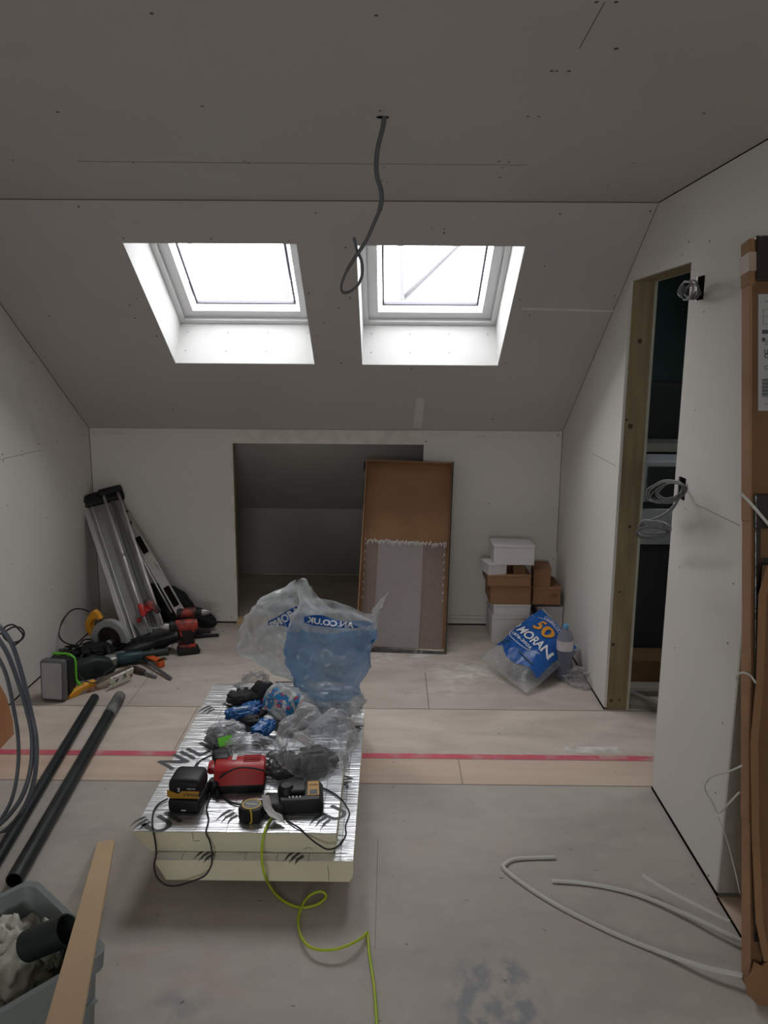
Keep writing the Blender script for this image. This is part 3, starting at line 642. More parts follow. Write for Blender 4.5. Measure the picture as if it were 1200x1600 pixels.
# ---------------------------------------------------------------- bags
def crease(p, f, seed=0.):
    q = p * f + V((seed, seed * 1.7, -seed)); return (1 - abs(noise.noise(q)) * 2.2) - .45 + .4 * noise.noise(q * 2.3)
_fg = random.Random(99)
_FD = [(V((_fg.gauss(0, 1), _fg.gauss(0, 1), _fg.gauss(0, 1))).normalized(), _fg.uniform(.55, 1.6), _fg.random()) for _ in range(14)]
def folds(p, f=1., seed=0):
    s = 0
    for k in range(6):
        n_, fr, ph = _FD[(k + int(seed * 5)) % 14]; w_ = noise.noise(p * f * .6 + V((seed, k, 0))) * .35
        x = (p.dot(n_) * f * fr + ph + seed * .37 + w_) % 1.0; s += (abs(x - .5) * 4 - 1) / fr * (.9 ** k)
    return s / 3.2
def tall_bag(levels, y, depth, seed, rim=None, n=150, sub=7, amp=.018, sq=.8):
    L = []
    for i in range(len(levels) - 1):
        for j in range(sub):
            t = j / sub; L.append([a * (1 - t) + b * t for a, b in zip(levels[i], levels[i + 1])])
    L.append(list(levels[-1]))
    def f(i, th):
        i = max(0, min(len(L) - 1.001, i)); i0 = int(i); fr = i - i0
        ul, ur, v, d = [a * (1 - fr) + b * fr for a, b in zip(L[i0], L[i0 + 1])]
        a, b = ony(ul, v, y), ony(ur, v, y); c = (a + b) / 2; hw = (b - a).length / 2
        cx, sx = math.cos(th), math.sin(th)
        e = V((math.copysign(abs(cx) ** sq, cx) * hw, -math.copysign(abs(sx) ** sq, sx) * depth * d, (b.z - a.z) / 2 * cx))
        p = c + e
        if rim is not None:
            k = i / (len(L) - 1); p.z += rim(th) * max(0, (k - .55) / .45) ** 1.3
        nn = V((cx, -sx, 0)); p += nn * (.7 * folds(p, 5.0, seed) + .75 * folds(p, 11, seed + 3)) * amp * (1 if i > 2 else i / 2)
        return p
    b = B(); rows = []
    for i in range(len(L)): rows.append([b.verts.new(f(i, 2 * math.pi * k / n)) for k in range(n)])
    for i in range(len(L) - 1):
        for k in range(n): b.faces.new((rows[i][k], rows[i][(k + 1) % n], rows[i + 1][(k + 1) % n], rows[i + 1][k]))
    b.faces.new(rows[0][::-1])
    return b, f, len(L)

# big upright bag, blue print inside
YG = 3.23
lv = [(478, 546, 1103, .35), (466, 556, 1085, .8), (456, 567, 1062, .95), (450, 577, 1035, 1), (448, 583, 1010, .9), (452, 587, 985, .7), (461, 592, 966, .5), (470, 605, 952, .35)]
t = thing('rubble_bag', 'big upright translucent bag with blue print standing on the insulation boards', 'bag', loc=(ony(512, 1103, YG)))
rimf = lambda th: .02 + .035 * math.cos(2 * th + .6) - .05 * math.cos(th) + .03 * math.sin(3 * th + 1) + (.05 if abs(th) < .16 or abs(th - 2 * math.pi) < .16 else 0)
b, fb1, nL = tall_bag(lv, YG, .13, 1.3, rimf, amp=.032)
b.faces.ensure_lookup_table()
zb = ony(500, 978, YG).z; zb2 = ony(500, 1082, YG).z
for fc in b.faces:
    c = fc.calc_center_median(); fc.material_index = 0 if c.z > zb else (1 if c.z > zb2 else 2)
film1 = obj('film', b, [FILMW, FILMB, FILMC], t, smooth=True)
def band(f, i0, i1, a0, a1, m, name, parent, slant=0., off=.004, n=40, k=6):
    b = B(); rows = []
    for j in range(k + 1):
        r = []
        for q in range(n + 1):
            th = a0 + (a1 - a0) * q / n; i = i0 + (i1 - i0) * j / k + slant * (q / n - .5); p = f(i, th); r.append(b.verts.new(p + V((math.cos(th) * off, -abs(math.sin(th)) * off, 0))))
        rows.append(r)
    for j in range(k):
        for q in range(n): b.faces.new((rows[j][q], rows[j][q + 1], rows[j + 1][q + 1], rows[j + 1][q]))
    return obj(name, b, m, parent, smooth=True)
from mathutils.bvhtree import BVHTree
def surf_of(o):
    me = o.data; Mx = ROOTM.get(o.parent.name, Matrix())
    return BVHTree.FromPolygons([Mx @ v.co for v in me.vertices], [list(p.vertices) for p in me.polygons])
def drape(bv, u, v, off=.004):
    d = ray(u, v).normalized(); h = bv.ray_cast(O_, d)
    p = h[0] if h[0] is not None else bv.find_nearest(O_ + d * 3.45)[0]
    return p - d * off
def draped_text(bv, s_, cu, cv, wpx, hpx, deg, m, parent, mirror=False, off=.007, bend=0):
    bm = text_bm(s_, 1, .03); xs = [v.co.x for v in bm.verts]; ys = [v.co.y for v in bm.verts]
    bmesh.ops.triangulate(bm, faces=bm.faces); bmesh.ops.subdivide_edges(bm, edges=[e for e in bm.edges if e.calc_length() > .25], cuts=2)
    kx, ky = wpx / (max(xs) - min(xs)), hpx / (max(ys) - min(ys)); cx, cy = (max(xs) + min(xs)) / 2, (max(ys) + min(ys)) / 2; ca, sa = math.cos(R_(deg)), math.sin(R_(deg))
    for v in bm.verts:
        x, y = (v.co.x - cx) * kx * (-1 if mirror else 1), -(v.co.y - cy) * ky; y += bend * (x / wpx) ** 2
        v.co = drape(bv, cu + x * ca - y * sa, cv + x * sa + y * ca, off)
    obj('lettering', bm, m, parent)
def draped_patch(bv, top, bot, m, name, parent, n=30, k=6, off=.0045):
    T_, B_ = spline([V((*p, 0)) for p in top], 8), spline([V((*p, 0)) for p in bot], 8); b = B(); g = []
    def at(P, t): q = t * (len(P) - 1); i = min(int(q), len(P) - 2); return P[i].lerp(P[i + 1], q - i)
    for i in range(n + 1):
        a_, c_ = at(T_, i / n), at(B_, i / n); g.append([b.verts.new(drape(bv, *a_.lerp(c_, j / k).xy, off)) for j in range(k + 1)])
    for i in range(n):
        for j in range(k): b.faces.new((g[i][j], g[i + 1][j], g[i + 1][j + 1], g[i][j + 1]))
    obj(name, b, m, parent, smooth=True)
bv = surf_of(film1)
draped_patch(bv, [(475, 964), (490, 961), (505, 962), (530, 970), (560, 978)], [(475, 973), (490, 977), (508, 979), (530, 981), (560, 981)], BLUEP, 'printed_band', t)
draped_patch(bv, [(580, 1001), (586, 998)], [(580, 1018), (583, 1010)], BLUEP, 'printed_band', t, 6, 6)
draped_text(bv, 'AN.CO.UK', 516, 973.5, 74, 9.5, 7, WHT, t, True, bend=-5)
# rolls seen dimly inside
for (u, v) in ((507, 1030), (528, 1040), (521, 1052)):
    b = B(); p = ony(u, v, YG - (.095 if v < 1050 else .075)); 
    lathe(b, [(.014, -.012), (.037, -.012), (.037, .012), (.014, .012)], 20, basis(p, (1, 0, 0), (0, -1, .3)))
    tag(obj('tape_roll', b, mat('beige_tape', (.92, .80, .64), .6), smooth='auto'), {507: 'beige tape roll inside the upright blue bag, leftmost of three', 528: 'beige tape roll inside the upright blue bag, rightmost of three', 521: 'beige tape roll inside the upright blue bag, lowest of three'}[u], 'tape roll', 'tape rolls in the upright bag')
    # film in front keeps its own surface: rolls are inside the bag

# clear bag flopping to the left
YG2 = 3.40
lv = [(455, 486, 1062, .3), (436, 490, 1044, .7), (398, 486, 1030, .9), (376, 482, 1012, 1), (373, 480, 990, 1), (382, 482, 968, .9), (402, 484, 945, .7), (432, 484, 925, .45), (462, 486, 910, .15)]
t = thing('rubble_bag', 'clear crumpled bag with a slanting blue band, slumped left behind the upright bag', 'bag', loc=(ony(470, 1062, YG2)))
b, fb2, nL2 = tall_bag(lv, YG2, .10, 5.1, lambda th: .015 * math.sin(3 * th), amp=.045)
film2 = obj('film', b, FILMW, t, smooth=True); bv = surf_of(film2)
draped_patch(bv, [(419, 971), (436, 962), (455, 951), (480, 940)], [(419, 977), (438, 977), (456, 981), (478, 968)], BLUEP, 'printed_band', t)
draped_text(bv, 'PMORAN', 450, 963, 62, 13, -31, WHT, t)

# ---- laid bag on the floor at the right, "50"
C00, C10, C01, C11 = onz(752, 1029, .05), onz(822, 1083, .02), ony(850, 950, 4.44), ony(908, 1012, 4.20)
def bagS(u, v, side=-1, off=0):
    p = (C00 * (1 - u) + C10 * u) * (1 - v) + (C01 * (1 - u) + C11 * u) * v
    nn = (C10 - C00).cross(C01 - C00).normalized()
    if nn.y > 0: nn = -nn
    e = (max(0, 4 * u * (1 - u)) ** .6) * (max(0, 4 * v * (1 - v)) ** .5)
    p = p + nn * (-side) * e * .085 + nn * (.022 * folds(p, 6, 2) + off) * (e ** .3)
    p.z = max(p.z, .012); return p
def patch(name, u0, u1, v0, v1, m, parent, side=-1, off=0, n=46, kk=46, wav=0):
    b = B(); g = []
    for i in range(n + 1):
        r = []
        for j in range(kk + 1):
            u = u0 + (u1 - u0) * i / n; v = v0 + (v1 - v0) * j / kk
            v += wav * (1 - j / kk) * math.sin(u * 9) ; r.append(b.verts.new(bagS(u, v, side, off)))
        g.append(r)
    for i in range(n):
        for j in range(kk): b.faces.new((g[i][j], g[i + 1][j], g[i + 1][j + 1], g[i][j + 1]))
    return obj(name, b, m, parent, smooth=True)
t = thing('rubble_bag', 'plump blue-printed bag marked 50 lying against the boxes and right wall', 'bag', loc=(.85, 4.25, 0))
patch('film', 0, 1, 0, 1, FILMC, t, -1); patch('film', 0, 1, 0, 1, FILMC, t, 1)
patch('printed_panel', .03, .97, .20, .95, BLUEP, t, -1, .003, wav=.05)
patch('printed_panel', .05, .95, .30, .93, BLUEP, t, 1, .003)
def fit(name, tx, cu, cv, wu, hv, m, bold):
    bm = text_bm(tx, 1, bold, 0); xs = [v.co.x for v in bm.verts]; ys = [v.co.y for v in bm.verts]
    bmesh.ops.triangulate(bm, faces=bm.faces); bmesh.ops.subdivide_edges(bm, edges=[e for e in bm.edges if e.calc_length() > .25], cuts=2)
    cx, cy, kx, ky = (max(xs) + min(xs)) / 2, (max(ys) + min(ys)) / 2, wu / (max(xs) - min(xs)), hv / (max(ys) - min(ys))
    for v in bm.verts: v.co = bagS(cu + (v.co.x - cx) * kx, cv + (v.co.y - cy) * ky, -1, .009)
    obj(name, bm, m, t)
fit('lettering', 'P MORAN', .49, .55, .88, .125, WHT, .022)
fit('lettering', '50', .50, .755, .40, .17, ORP, .03)
fit('lettering', '1976-2026', .44, .435, .46, .045, WHT, .02)
fit('lettering', 'CELEBRATING', .50, .905, .50, .045, WHT, .01)
def curve_on(name, pts, r, m, parent):
    b = B(); tube(b, [bagS(u, v, -1, .007) for u, v in pts], r, 5, smooth=6); obj(name, b, m, parent, smooth=True)
curve_on('printed_swoosh', [(.06, .50), (.15, .41), (.4, .365), (.62, .385), (.82, .46)], .0022, WHT, t)
curve_on('printed_swoosh', [(.08, .79), (.25, .86), (.5, .88), (.75, .86), (.93, .78)], .0016, WHT, t)
curve_on('printed_swoosh', [(.1, .28), (.3, .33), (.6, .30), (.85, .30)], .004, mat('faint_print', (.03, .09, .16), .4), t)
curve_on('printed_swoosh', [(.15, .24), (.2, .30), (.32, .30), (.36, .22)], .0012, mat('pale_blue_print', (.10, .26, .55), .4), t)

# bottle
pb = onz(880, 1060)
t = thing('water_bottle', 'clear plastic bottle with pink and white label and blue cap standing on the floor', 'bottle', loc=pb)
prof = [(.030, 0), (.039, .006), (.043, .02), (.043, .06), (.042, .064), (.043, .068), (.043, .225), (.040, .243), (.030, .262), (.018, .276), (.0135, .283), (.0135, .295)]
b = B(); lathe(b, prof, 28, TR(*pb)); obj('bottle_body', b, WATER, t, smooth=True)
b = B(); lathe(b, [(.038, .008), (.041, .02), (.041, .185)], 24, TR(*pb)); obj('water', b, film('water_inside', (.28, .30, .40), .45, .2, bump=0.05, patch=.05), t, smooth=True)
b = B(); lathe(b, [(.0445, .168), (.0445, .222)], 28, TR(*pb)); obj('paper_label', b, mat('bottle_label', (.60, .56, .60), .4, col2=(.55, .36, .42), scale=9, lo=.5, hi=.62), t, smooth='auto')
b = B(); lathe(b, [(.016, .288), (.016, .304), (.014, .307)], 20, TR(*pb)); obj('cap', b, mat('blue_cap', (.10, .30, .52), .35), t, smooth='auto')

def blob(center, rad, seed, amp=.25, freq=3, sub=4, M=None, zmin=None):
    b = B(); bmesh.ops.create_icosphere(b, subdivisions=sub, radius=1)
    for v in b.verts:
        c = folds(v.co, freq * .42, seed); v.co *= 1 + amp * c + amp * .45 * folds(v.co + V((.3, .1, seed)), freq * 1.1, seed + 2)
        v.co = V((v.co.x * rad[0], v.co.y * rad[1], v.co.z * rad[2]))
        if M is not None: v.co = M @ v.co
        v.co += V(center)
        if zmin is not None and v.co.z < zmin: v.co.z = zmin
    return b
p = onz(908, 1068); b = blob(p + V((0, 0, .03)), (.10, .07, .045), 3.3, .45, 5, 5, RZ(-40), .003); tag(obj('plastic_wrapper', b, film('crinkled_clear', (.85, .85, .86), .08, .5, rough=.1, bump=.9, bscale=30), smooth=True), 'crumpled clear plastic wrapper on the floor beside the water bottle', 'wrapper')

# ---------------------------------------------------------------- boxes against the far wall
def carton(name, u0, v0, u1, v1, yf, dp, m, lab, rot=0, lid=True, grp=None, flap=None, zlock=None):
    a, c = ony(u0, v1, yf), ony(u1, v0, yf); wd, h = c.x - a.x, c.z - a.z; z0 = a.z if zlock is None else zlock; h = c.z - z0
    t = thing('carton', lab, 'box', M=TR((a.x + c.x) / 2, yf, z0) @ RZ(rot), group=grp)
    b = B(); box(b, (-wd / 2, 0, .0005), (wd / 2, dp, h - .004), bev=.002, seg=1); obj('body', b, m, t, world=False)
    b = B(); box(b, (-wd / 2 - .0025, -.0025, h - (.006 if not lid else .012)), (wd / 2 + .0025, dp + .002, h - .0005), bev=.0015, seg=1); obj('lid', b, m, t, world=False)
    return t, wd, h, dp
G = 'cartons stacked against the far wall'
YX = 4.62
carton('c', 768, 964, 836, 1004, YX, .30, WBOX, 'large white carton on the floor, bottom of the stack by the far wall', grp=G, zlock=0)
zt = ony(800, 964, YX).z
carton('c', 771, 945, 829, 963.5, YX, .28, WBOX, 'flat white carton between the big white carton and the brown ones', grp=G)
carton('c', 838, 948, 880, 1000, YX + .05, .24, WBOX, 'white carton half hidden behind the blue bag marked 50', grp=G, zlock=0)
carton('c', 766, 916, 830, 944.5, YX, .27, CARD, 'wide brown carton on top of the flat white one', grp=G)
carton('c', 762, 899, 830, 916, YX - .01, .28, CARD, 'shallow brown carton directly under the little white carton', grp=G)
carton('c', 832, 918, 877, 945, YX + .03, .24, CARD, 'brown carton with small printed block beside the right wall', grp=G)
carton('c', 833, 890, 861, 917.5, YX + .05, .2, CARD, 'small square brown carton, topmost of the right-hand pile', rot=-6, grp=G)
carton('c', 763, 881, 793, 898.5, YX, .14, WBOX, 'little white carton turned aslant under the top white carton', rot=14, grp=G)
carton('c', 802, 884, 821, 898.5, YX + .02, .12, CARDD, 'little brown carton beside the little white one, under the top carton', grp=G)
carton('c', 771, 853, 836, 883, YX - .005, .2, WBOX, 'white carton with a plain front, topmost of the whole stack', grp=G)
tt, wd, h, dp = None, 0, 0, 0
last = [o for o in COL.objects if o.get('label', '').startswith('brown carton with small')][0]
b = text_bm('155', .028, .03); Mw = ROOTM[last.name]
for v in b.verts: v.co = V((v.co.x + .04, -.0035, v.co.y + .06))
obj('printed_block', b, CARDD, last, world=False)

# open cardboard tray leaning in the eaves opening
BLp, BRp, TRp, TLp = onz(553, 1016), onz(697, 1024), ony(709, 722, 4.83), ony(568, 728, 4.84)
xd = (BRp - BLp); up = (TRp - BRp); M = lean(BLp.lerp(BRp, .5), V((1, -.05, 0)), up)
wd, h, dp = .53, up.length, .085
sk = ((TLp + TRp) / 2 - (BLp + BRp) / 2).dot(V(M.col[0][:3]))
t = thing('cardboard_tray', 'tall shallow open cardboard tray leaning in the eaves opening, lined with foam wrap', 'box', M=M)
b = B(); box(b, (-wd / 2, dp - .006, 0), (wd / 2, dp, h)); obj('back_panel', b, CARD, t, world=False)
b = B(); box(b, (-wd / 2, 0, 0), (-wd / 2 + .006, dp - .006, h)); obj('side_wall', b, CARDL, t, world=False)
b = B(); box(b, (wd / 2 - .006, 0, 0), (wd / 2, dp - .006, h)); obj('side_wall', b, CARDD, t, world=False)
b = B(); box(b, (-wd / 2, 0, h - .006), (wd / 2, dp - .006, h)); obj('top_wall', b, CARD, t, world=False)
b = B(); box(b, (-wd / 2, 0, 0), (wd / 2, dp - .006, .006)); obj('bottom_wall', b, CARDD, t, world=False)
b = B(); box(b, (-wd / 2 - .004, -.006, -.002), (wd / 2 + .004, 0, .022), bev=.002); box(b, (wd / 2 + .0005, -.004, 0), (wd / 2 + .008, .012, h + .006), bev=.002); obj('black_edge_tape', b, TAPE, t, world=False)
b = B(); box(b, (-wd / 2 - .016, .02, h - .06), (-wd / 2 - .001, .05, h - .01), bev=.004); obj('corner_guard', b, DGREY, t, world=False)
def wrap_sheet(x0, x1, z0, z1, y, m, nm, t, amp=.004, rib=60, seed=0, torn=.012):
    b = B(); n, k = 90, 60; g = []
    for i in range(n + 1):
        r = []
        for j in range(k + 1):
            x = x0 + (x1 - x0) * i / n; z = z0 + (z1 - z0) * j / k
            if j == k: z += torn * noise.noise(V((i * .35, seed, 0)))
            zz = .5 * noise.noise(V((x * 9, z * 4, seed)))
            r.append(b.verts.new((x, y - .004 + amp * math.sin(x * rib * 6.28 / .5) * .35 + amp * zz, z)))
        g.append(r)
    for i in range(n):
        for j in range(k): b.faces.new((g[i][j], g[i + 1][j], g[i + 1][j + 1], g[i][j + 1]))
    return obj(nm, b, m, t, smooth=True, world=False)
w1 = wrap_sheet(-wd / 2 + .02, wd / 2 - .018, .03, h * .575, dp - .016, film('thin_foam_wrap', (.58, .52, .50), .36, .3, rough=.45, bump=.2, bscale=30, patch=.1), 'foam_wrap', t, seed=1)
w2 = wrap_sheet(-wd / 2 + .10, wd / 2 - .155, .03, h * .58, dp - .024, BUB, 'foam_wrap', t, seed=2)
# frayed fringe along the wrap's top edge
b = B(); g = random.Random(2)
for i in range(44):
    x = -wd / 2 + .02 + (wd - .04) * i / 43; zt_ = h * .578 + g.uniform(-.008, .008)
    tube(b, [(x, dp - .03, zt_), (x + g.uniform(-.004, .004), dp - .036, zt_ - g.uniform(.012, .03))], [.004, .0012], 5)
for i in range(8):
    z = h * (.56 - .04 * i); tube(b, [(wd / 2 - .022, dp - .03, z), (wd / 2 - .03, dp - .034, z - .014)], [.0035, .001], 5); tube(b, [(-wd / 2 + .02, dp - .03, z), (-wd / 2 + .026, dp - .034, z - .014)], [.003, .001], 5)
obj('frayed_fringe', b, WPL, t, world=False)['kind'] = 'stuff'

# ---------------------------------------------------------------- tall boxes at the right edge
o0 = V((onz(1171, 1556).x, 1.885, .0)); tp = ony(1175, 372, 2.235)
M = lean(o0, (1, 0, 0), tp - o0); Mi = M.inverted(); HB = (tp - o0).length; DB = .048
def loc(u, v, y=0.):
    """place on the carton's leaning front (local coordinates) seen at a pixel"""
    a = Mi @ O_; d = Mi.to_3x3() @ ray(u, v); t_ = (y - a.y) / d.y; return a + d * t_
t = thing('tall_carton', 'tall narrow brown carton leaning in the corner at the right edge', 'box', M=M)
b = B(); box(b, (0, 0, .03), (.50, DB, HB - .005), bev=.004); obj('body', b, CARDD, t, world=False)
b = B(); prev = None
for z0_, z1_, o_ in ((.02, .48, .002), (.475, .93, .0045), (.925, 1.30, .002), (1.295, HB - .12, .004)): box(b, (-o_ - .002, -.001, z0_), (.002, DB + .003, z1_), bev=.0025, seg=1)
obj('lit_side_guard', b, CARDL, t, world=False)  # paler card than the body: the window-lit side is put into the colour
b = B(); box(b, (-.008, -.004, HB - .125), (.008, DB + .006, HB), bev=.005); obj('corner_cap', b, CARD, t, world=False)
b = B(); box(b, (.010, -.009, HB - .115), (.505, DB + .01, HB + .006), bev=.004); obj('black_top_tape', b, TAPE, t, world=False)
b = B(); box(b, (-.0095, -.0052, loc(1170, 424).z), (.010, DB + .0075, loc(1170, 394).z), bev=.001); obj('clear_tape', b, CTAPE, t, world=False)
za, zb_ = loc(1180, 826).z, loc(1180, 772).z
b = B(); box(b, (.004, -.012, za), (.51, -.0005, zb_), bev=.004); box(b, (.006, -.008, loc(1176, 1470).z), (.022, -.0005, za + .01), bev=.003); obj('black_tape', b, TAPE, t, world=False)
b = B(); box(b, (.026, -.006, loc(1185, 930).z), (.5, -.0005, loc(1185, 872).z), bev=.002); obj('dark_patch', b, DGREY, t, world=False)
LX0, LZ0, LZ1 = .016, loc(1184, 642).z, loc(1184, 460).z
b = B(); box(b, (LX0, -.0025, LZ0), (LX0 + .055, -.0004, LZ1)); lb = obj('shipping_label', b, mat('label_paper', (.40, .41, .40), .6), t, world=False)
def lz(v): return loc(1186, v).z
def lt(s, size, x, z, bold=.02, rot=0):
    bm = text_bm(s, size, bold)
    for v in bm.verts: v.co = V((x + v.co.x * math.cos(rot) - v.co.y * math.sin(rot), -.0032, z + v.co.x * math.sin(rot) + v.co.y * math.cos(rot)))
    obj('label_print', bm, INK, lb, world=False)
cx = LX0 + .0265
lt('UK', .016, cx, lz(550.5), .04); lt('CA', .016, cx, lz(557), .04); lt('C E', .016, cx, lz(575), .01)
b = B(); z0_, z1_ = lz(620), lz(592)
for i in range(15): z = z0_ + (z1_ - z0_) * i / 15; box(b, (LX0 + .010, -.0034, z), (LX0 + .040, -.0026, z + (.0022 if i % 3 else .0012)))
obj('barcode', b, INK, lb, world=False); b = B(); box(b, (LX0 + .010, -.0034, lz(522)), (LX0 + .046, -.0026, lz(516)))
for v in (533, 536, 539, 472, 632): box(b, (LX0 + .018, -.0034, lz(v)), (LX0 + .044, -.0026, lz(v) + .0014))
box(b, (LX0 + .010, -.0034, lz(534)), (LX0 + .018, -.0026, lz(528)))
obj('label_print', b, INK, lb, world=False)
b = B(); d_, e_ = lz(507), lz(484)
for (a, c, d, e) in ((.012, .0132, d_, e_), (.042, .0432, d_, e_), (.012, .0432, d_, d_ + .0012), (.012, .0432, e_, e_ + .0012), (.012, .0432, (d_ + e_) / 2, (d_ + e_) / 2 + .001)): box(b, (LX0 + a, -.0034, d), (LX0 + c, -.0026, e))
obj('label_print', b, INKL, lb, world=False)
b = B(); prism(b, [(-.024, .062), (-.018, .022), (-.004, .012), (.016, -.012), (.05, -.006), (.085, .006), (.075, .04), (.052, .075), (.038, .118), (.02, .10), (.0, .112), (-.008, .08)], -.024, -.018, bev=.001); obj('torn_flap', b, CARD, t, world=False)
b = B(); box(b, (.03, -.012, .04), (.4, -.002, .15)); obj('dark_patch', b, DGREY, t, world=False)

# second carton in front
P2 = [loc(u, v, -.045) for u, v in ((1197, 884), (1184, 930), (1181, 1060), (1172, 1160), (1174, 1300), (1180, 1440), (1192, 1500))]
fp = [(p.x, p.z) for p in P2]
t = thing('folded_carton', 'lower torn brown carton standing in front of the tall one at right', 'box', M=M)
b = B(); prism(b, [(fp[0][0], fp[0][1])] + [(x + .016, z) for x, z in fp[1:]] + [(.26, fp[-1][1] - .02), (.26, fp[0][1] + .02)], -.045, -.022, bev=.003); obj('body', b, CARDD, t, world=False)
b = B(); prism(b, fp[:] + [(x + .018, z) for x, z in fp[::-1]], -.052, -.046, bev=.002); obj('folded_edge', b, CARD, t, world=False)
b = B(); box(b, (.06, -.04, .0), (.2, -.025, fp[-1][1])); obj('bottom_flap', b, CARD, t, world=False)

# strapping
cable('strap', [M @ loc(1157, 770, -.005), M @ loc(1175, 789, -.02), M @ loc(1208, 828, -.025)], .0045, WPS, 'white strap slanting across the black tape of the tall carton', 'strap', 4)
cable('strap', [M @ loc(1153, 1066, .05), M @ loc(1151, 1057, .03), M @ loc(1160, 1051, -.012), M @ loc(1172, 1055, -.016), M @ loc(1181, 1067, -.05)], .003, WPS, 'short white strap curled around the edge of the tall carton', 'strap', 5)
pts = [(1160, 1196, 2.02), (1140, 1205, 2.04), (1116, 1212, 2.08), (1107, 1218, 2.12), (1101, 1232, 2.14), (1112, 1252, 2.13), (1122, 1270, 2.10), (1136, 1258, 2.04), (1155, 1238, 2.0)]
cable('strap', [ony(*p) for p in pts], .0028, WPS, 'thin white strap bent into a loop near the foot of the tall carton', 'strap', 5)
cable('strap', [ony(1122, 1276, 2.12), ony(1135, 1310, 2.1), ony(1147, 1355, 2.05), ony(1157, 1398, 2.0)], .0016, WPS, 'thin white cord hanging from the looped strap beside the tall carton', 'cord', 5)

def strip(pts, wd, lab, th=.006, zz=None):
    P = spline(pts, 8); b = B(); prev = None; rows = []
    for i, p in enumerate(P):
        d = (P[min(i + 1, len(P) - 1)] - P[max(i - 1, 0)]); d.z = 0; s = V((-d.y, d.x, 0)).normalized() * wd / 2
        rows.append([b.verts.new(p - s), b.verts.new(p - s * .7 + V((0, 0, th))), b.verts.new(p + s * .7 + V((0, 0, th))), b.verts.new(p + s)])
    for a, c in zip(rows, rows[1:]):
        for k in range(4): b.faces.new((a[k], a[(k + 1) % 4], c[(k + 1) % 4], c[k]))
    b.faces.new(rows[0][::-1]); b.faces.new(rows[-1]); return tag(obj('plastic_strip', b, WPS, smooth='auto'), lab, 'plastic strip')
Zs = .004
strip([onz(868, 1340, Zs), onz(832, 1341, Zs), onz(804, 1343, Zs), onz(790, 1350, Zs), onz(788, 1358, Zs), onz(815, 1380, Zs), onz(870, 1415, Zs), onz(950, 1455, Zs), onz(1030, 1488, .006), onz(1100, 1512, .02), onz(1160, 1525, .03)], .016, 'long white plastic strip on the floor with its end folded back')
strip([onz(862, 1377, Zs), onz(905, 1380, Zs), onz(950, 1387, Zs), onz(1000, 1400, .006), onz(1060, 1424, .012), onz(1120, 1452, .02), onz(1165, 1474, .02)], .015, 'white plastic strip on the floor running straight under the tall carton')
strip([onz(1004, 1368, .045), onz(1040, 1390, .04), onz(1090, 1415, .04), onz(1140, 1440, .04)], .015, 'short pale plastic strip raised above the floor near the wall corner', .003)

# ---------------------------------------------------------------- left foreground
e1 = V((.752, -.659, 0)); e2 = V((-.659, -.752, 0)); HT = .33
cr = V((-.945, 1.895, 0)); M = Matrix((e1, -e2 * -1, V((0, 0, 1)))).transposed().to_4x4()
M = Matrix((e1, -e2, V((0, 0, 1)))).transposed().to_4x4(); M.translation = cr  # local x along the short side, local -y along the long side
WS, LS = .385, .58
t = thing('storage_tote', 'open grey plastic tote at the lower left, full of crumpled sacks', 'tote', M=M)
b = B()
def taper(b, x0, x1, y0, y1, z0, z1, tp, th):
    """hollow tapering tub with rounded corners"""
    def ringpts(ins, z):
        r = .035; out = []
        for cx, cy, a0 in ((x1 - ins - r, y1 - ins - r, 0), (x0 + ins + r, y1 - ins - r, 90), (x0 + ins + r, y0 + ins + r, 180), (x1 - ins - r, y0 + ins + r, 270)):
            for k in range(5): a = R_(a0 + 90 * k / 4); out.append((cx + r * math.cos(a), cy + r * math.sin(a), z))
        return out
    prof = [(tp, z0), (0.012, z1 - .045), (0.0, z1 - .045), (-.004, z1), (.012, z1), (.018, z1 - .03), (tp + th, z0 + th)]
    rr = [[b.verts.new(p) for p in ringpts(i, z)] for i, z in prof]; n = 20
    for a, c in zip(rr, rr[1:]):
        for k in range(n): b.faces.new((a[k], a[(k + 1) % n], c[(k + 1) % n], c[k]))
    b.faces.new(rr[0][::-1]); b.faces.new(rr[-1])
taper(b, 0, WS, -LS, 0, 0, HT, .03, .004); obj('tub', b, TOTE, t, world=False, smooth='auto')
b = B()
for y in (-.10, -.30, -.48): box(b, (WS - .022, y - .003, .05), (WS - .004, y + .003, HT - .06))
for x in (.10, .28): box(b, (x - .003, -.02, .05), (x + .003, -.006, HT - .06))
box(b, (WS - .028, -LS + .03, .20), (WS - .010, -.03, .206))
obj('rib', b, TOTE, t, world=False)
for k, (lx, ly, lz, r, lab) in enumerate(((.10, -.12, .20, (.10, .12, .09), 'crumpled off-white sack in the far corner of the grey tote'), (.27, -.30, .17, (.10, .13, .10), 'crumpled off-white sack under the black pipe offcut in the tote'), (.12, -.38, .19, (.11, .14, .10), 'crumpled pale sack at the left side of the grey tote'))):
    c = M @ V((lx, ly, lz)); b = blob(c, r, k * 3.1 + 1, .34, 5.2, 5, RZ(30 * k)); tag(obj('rubble_sack', b, RUBB, smooth=True), lab, 'sack')
c = M @ V((.20, -.05, .27)); b = blob(c, (.025, .03, .07), 9.1, .35, 3, 4); tag(obj('rubble_sack', b, RUBB, smooth=True), 'small peak of pale sack sticking up beside the tote rim', 'sack')
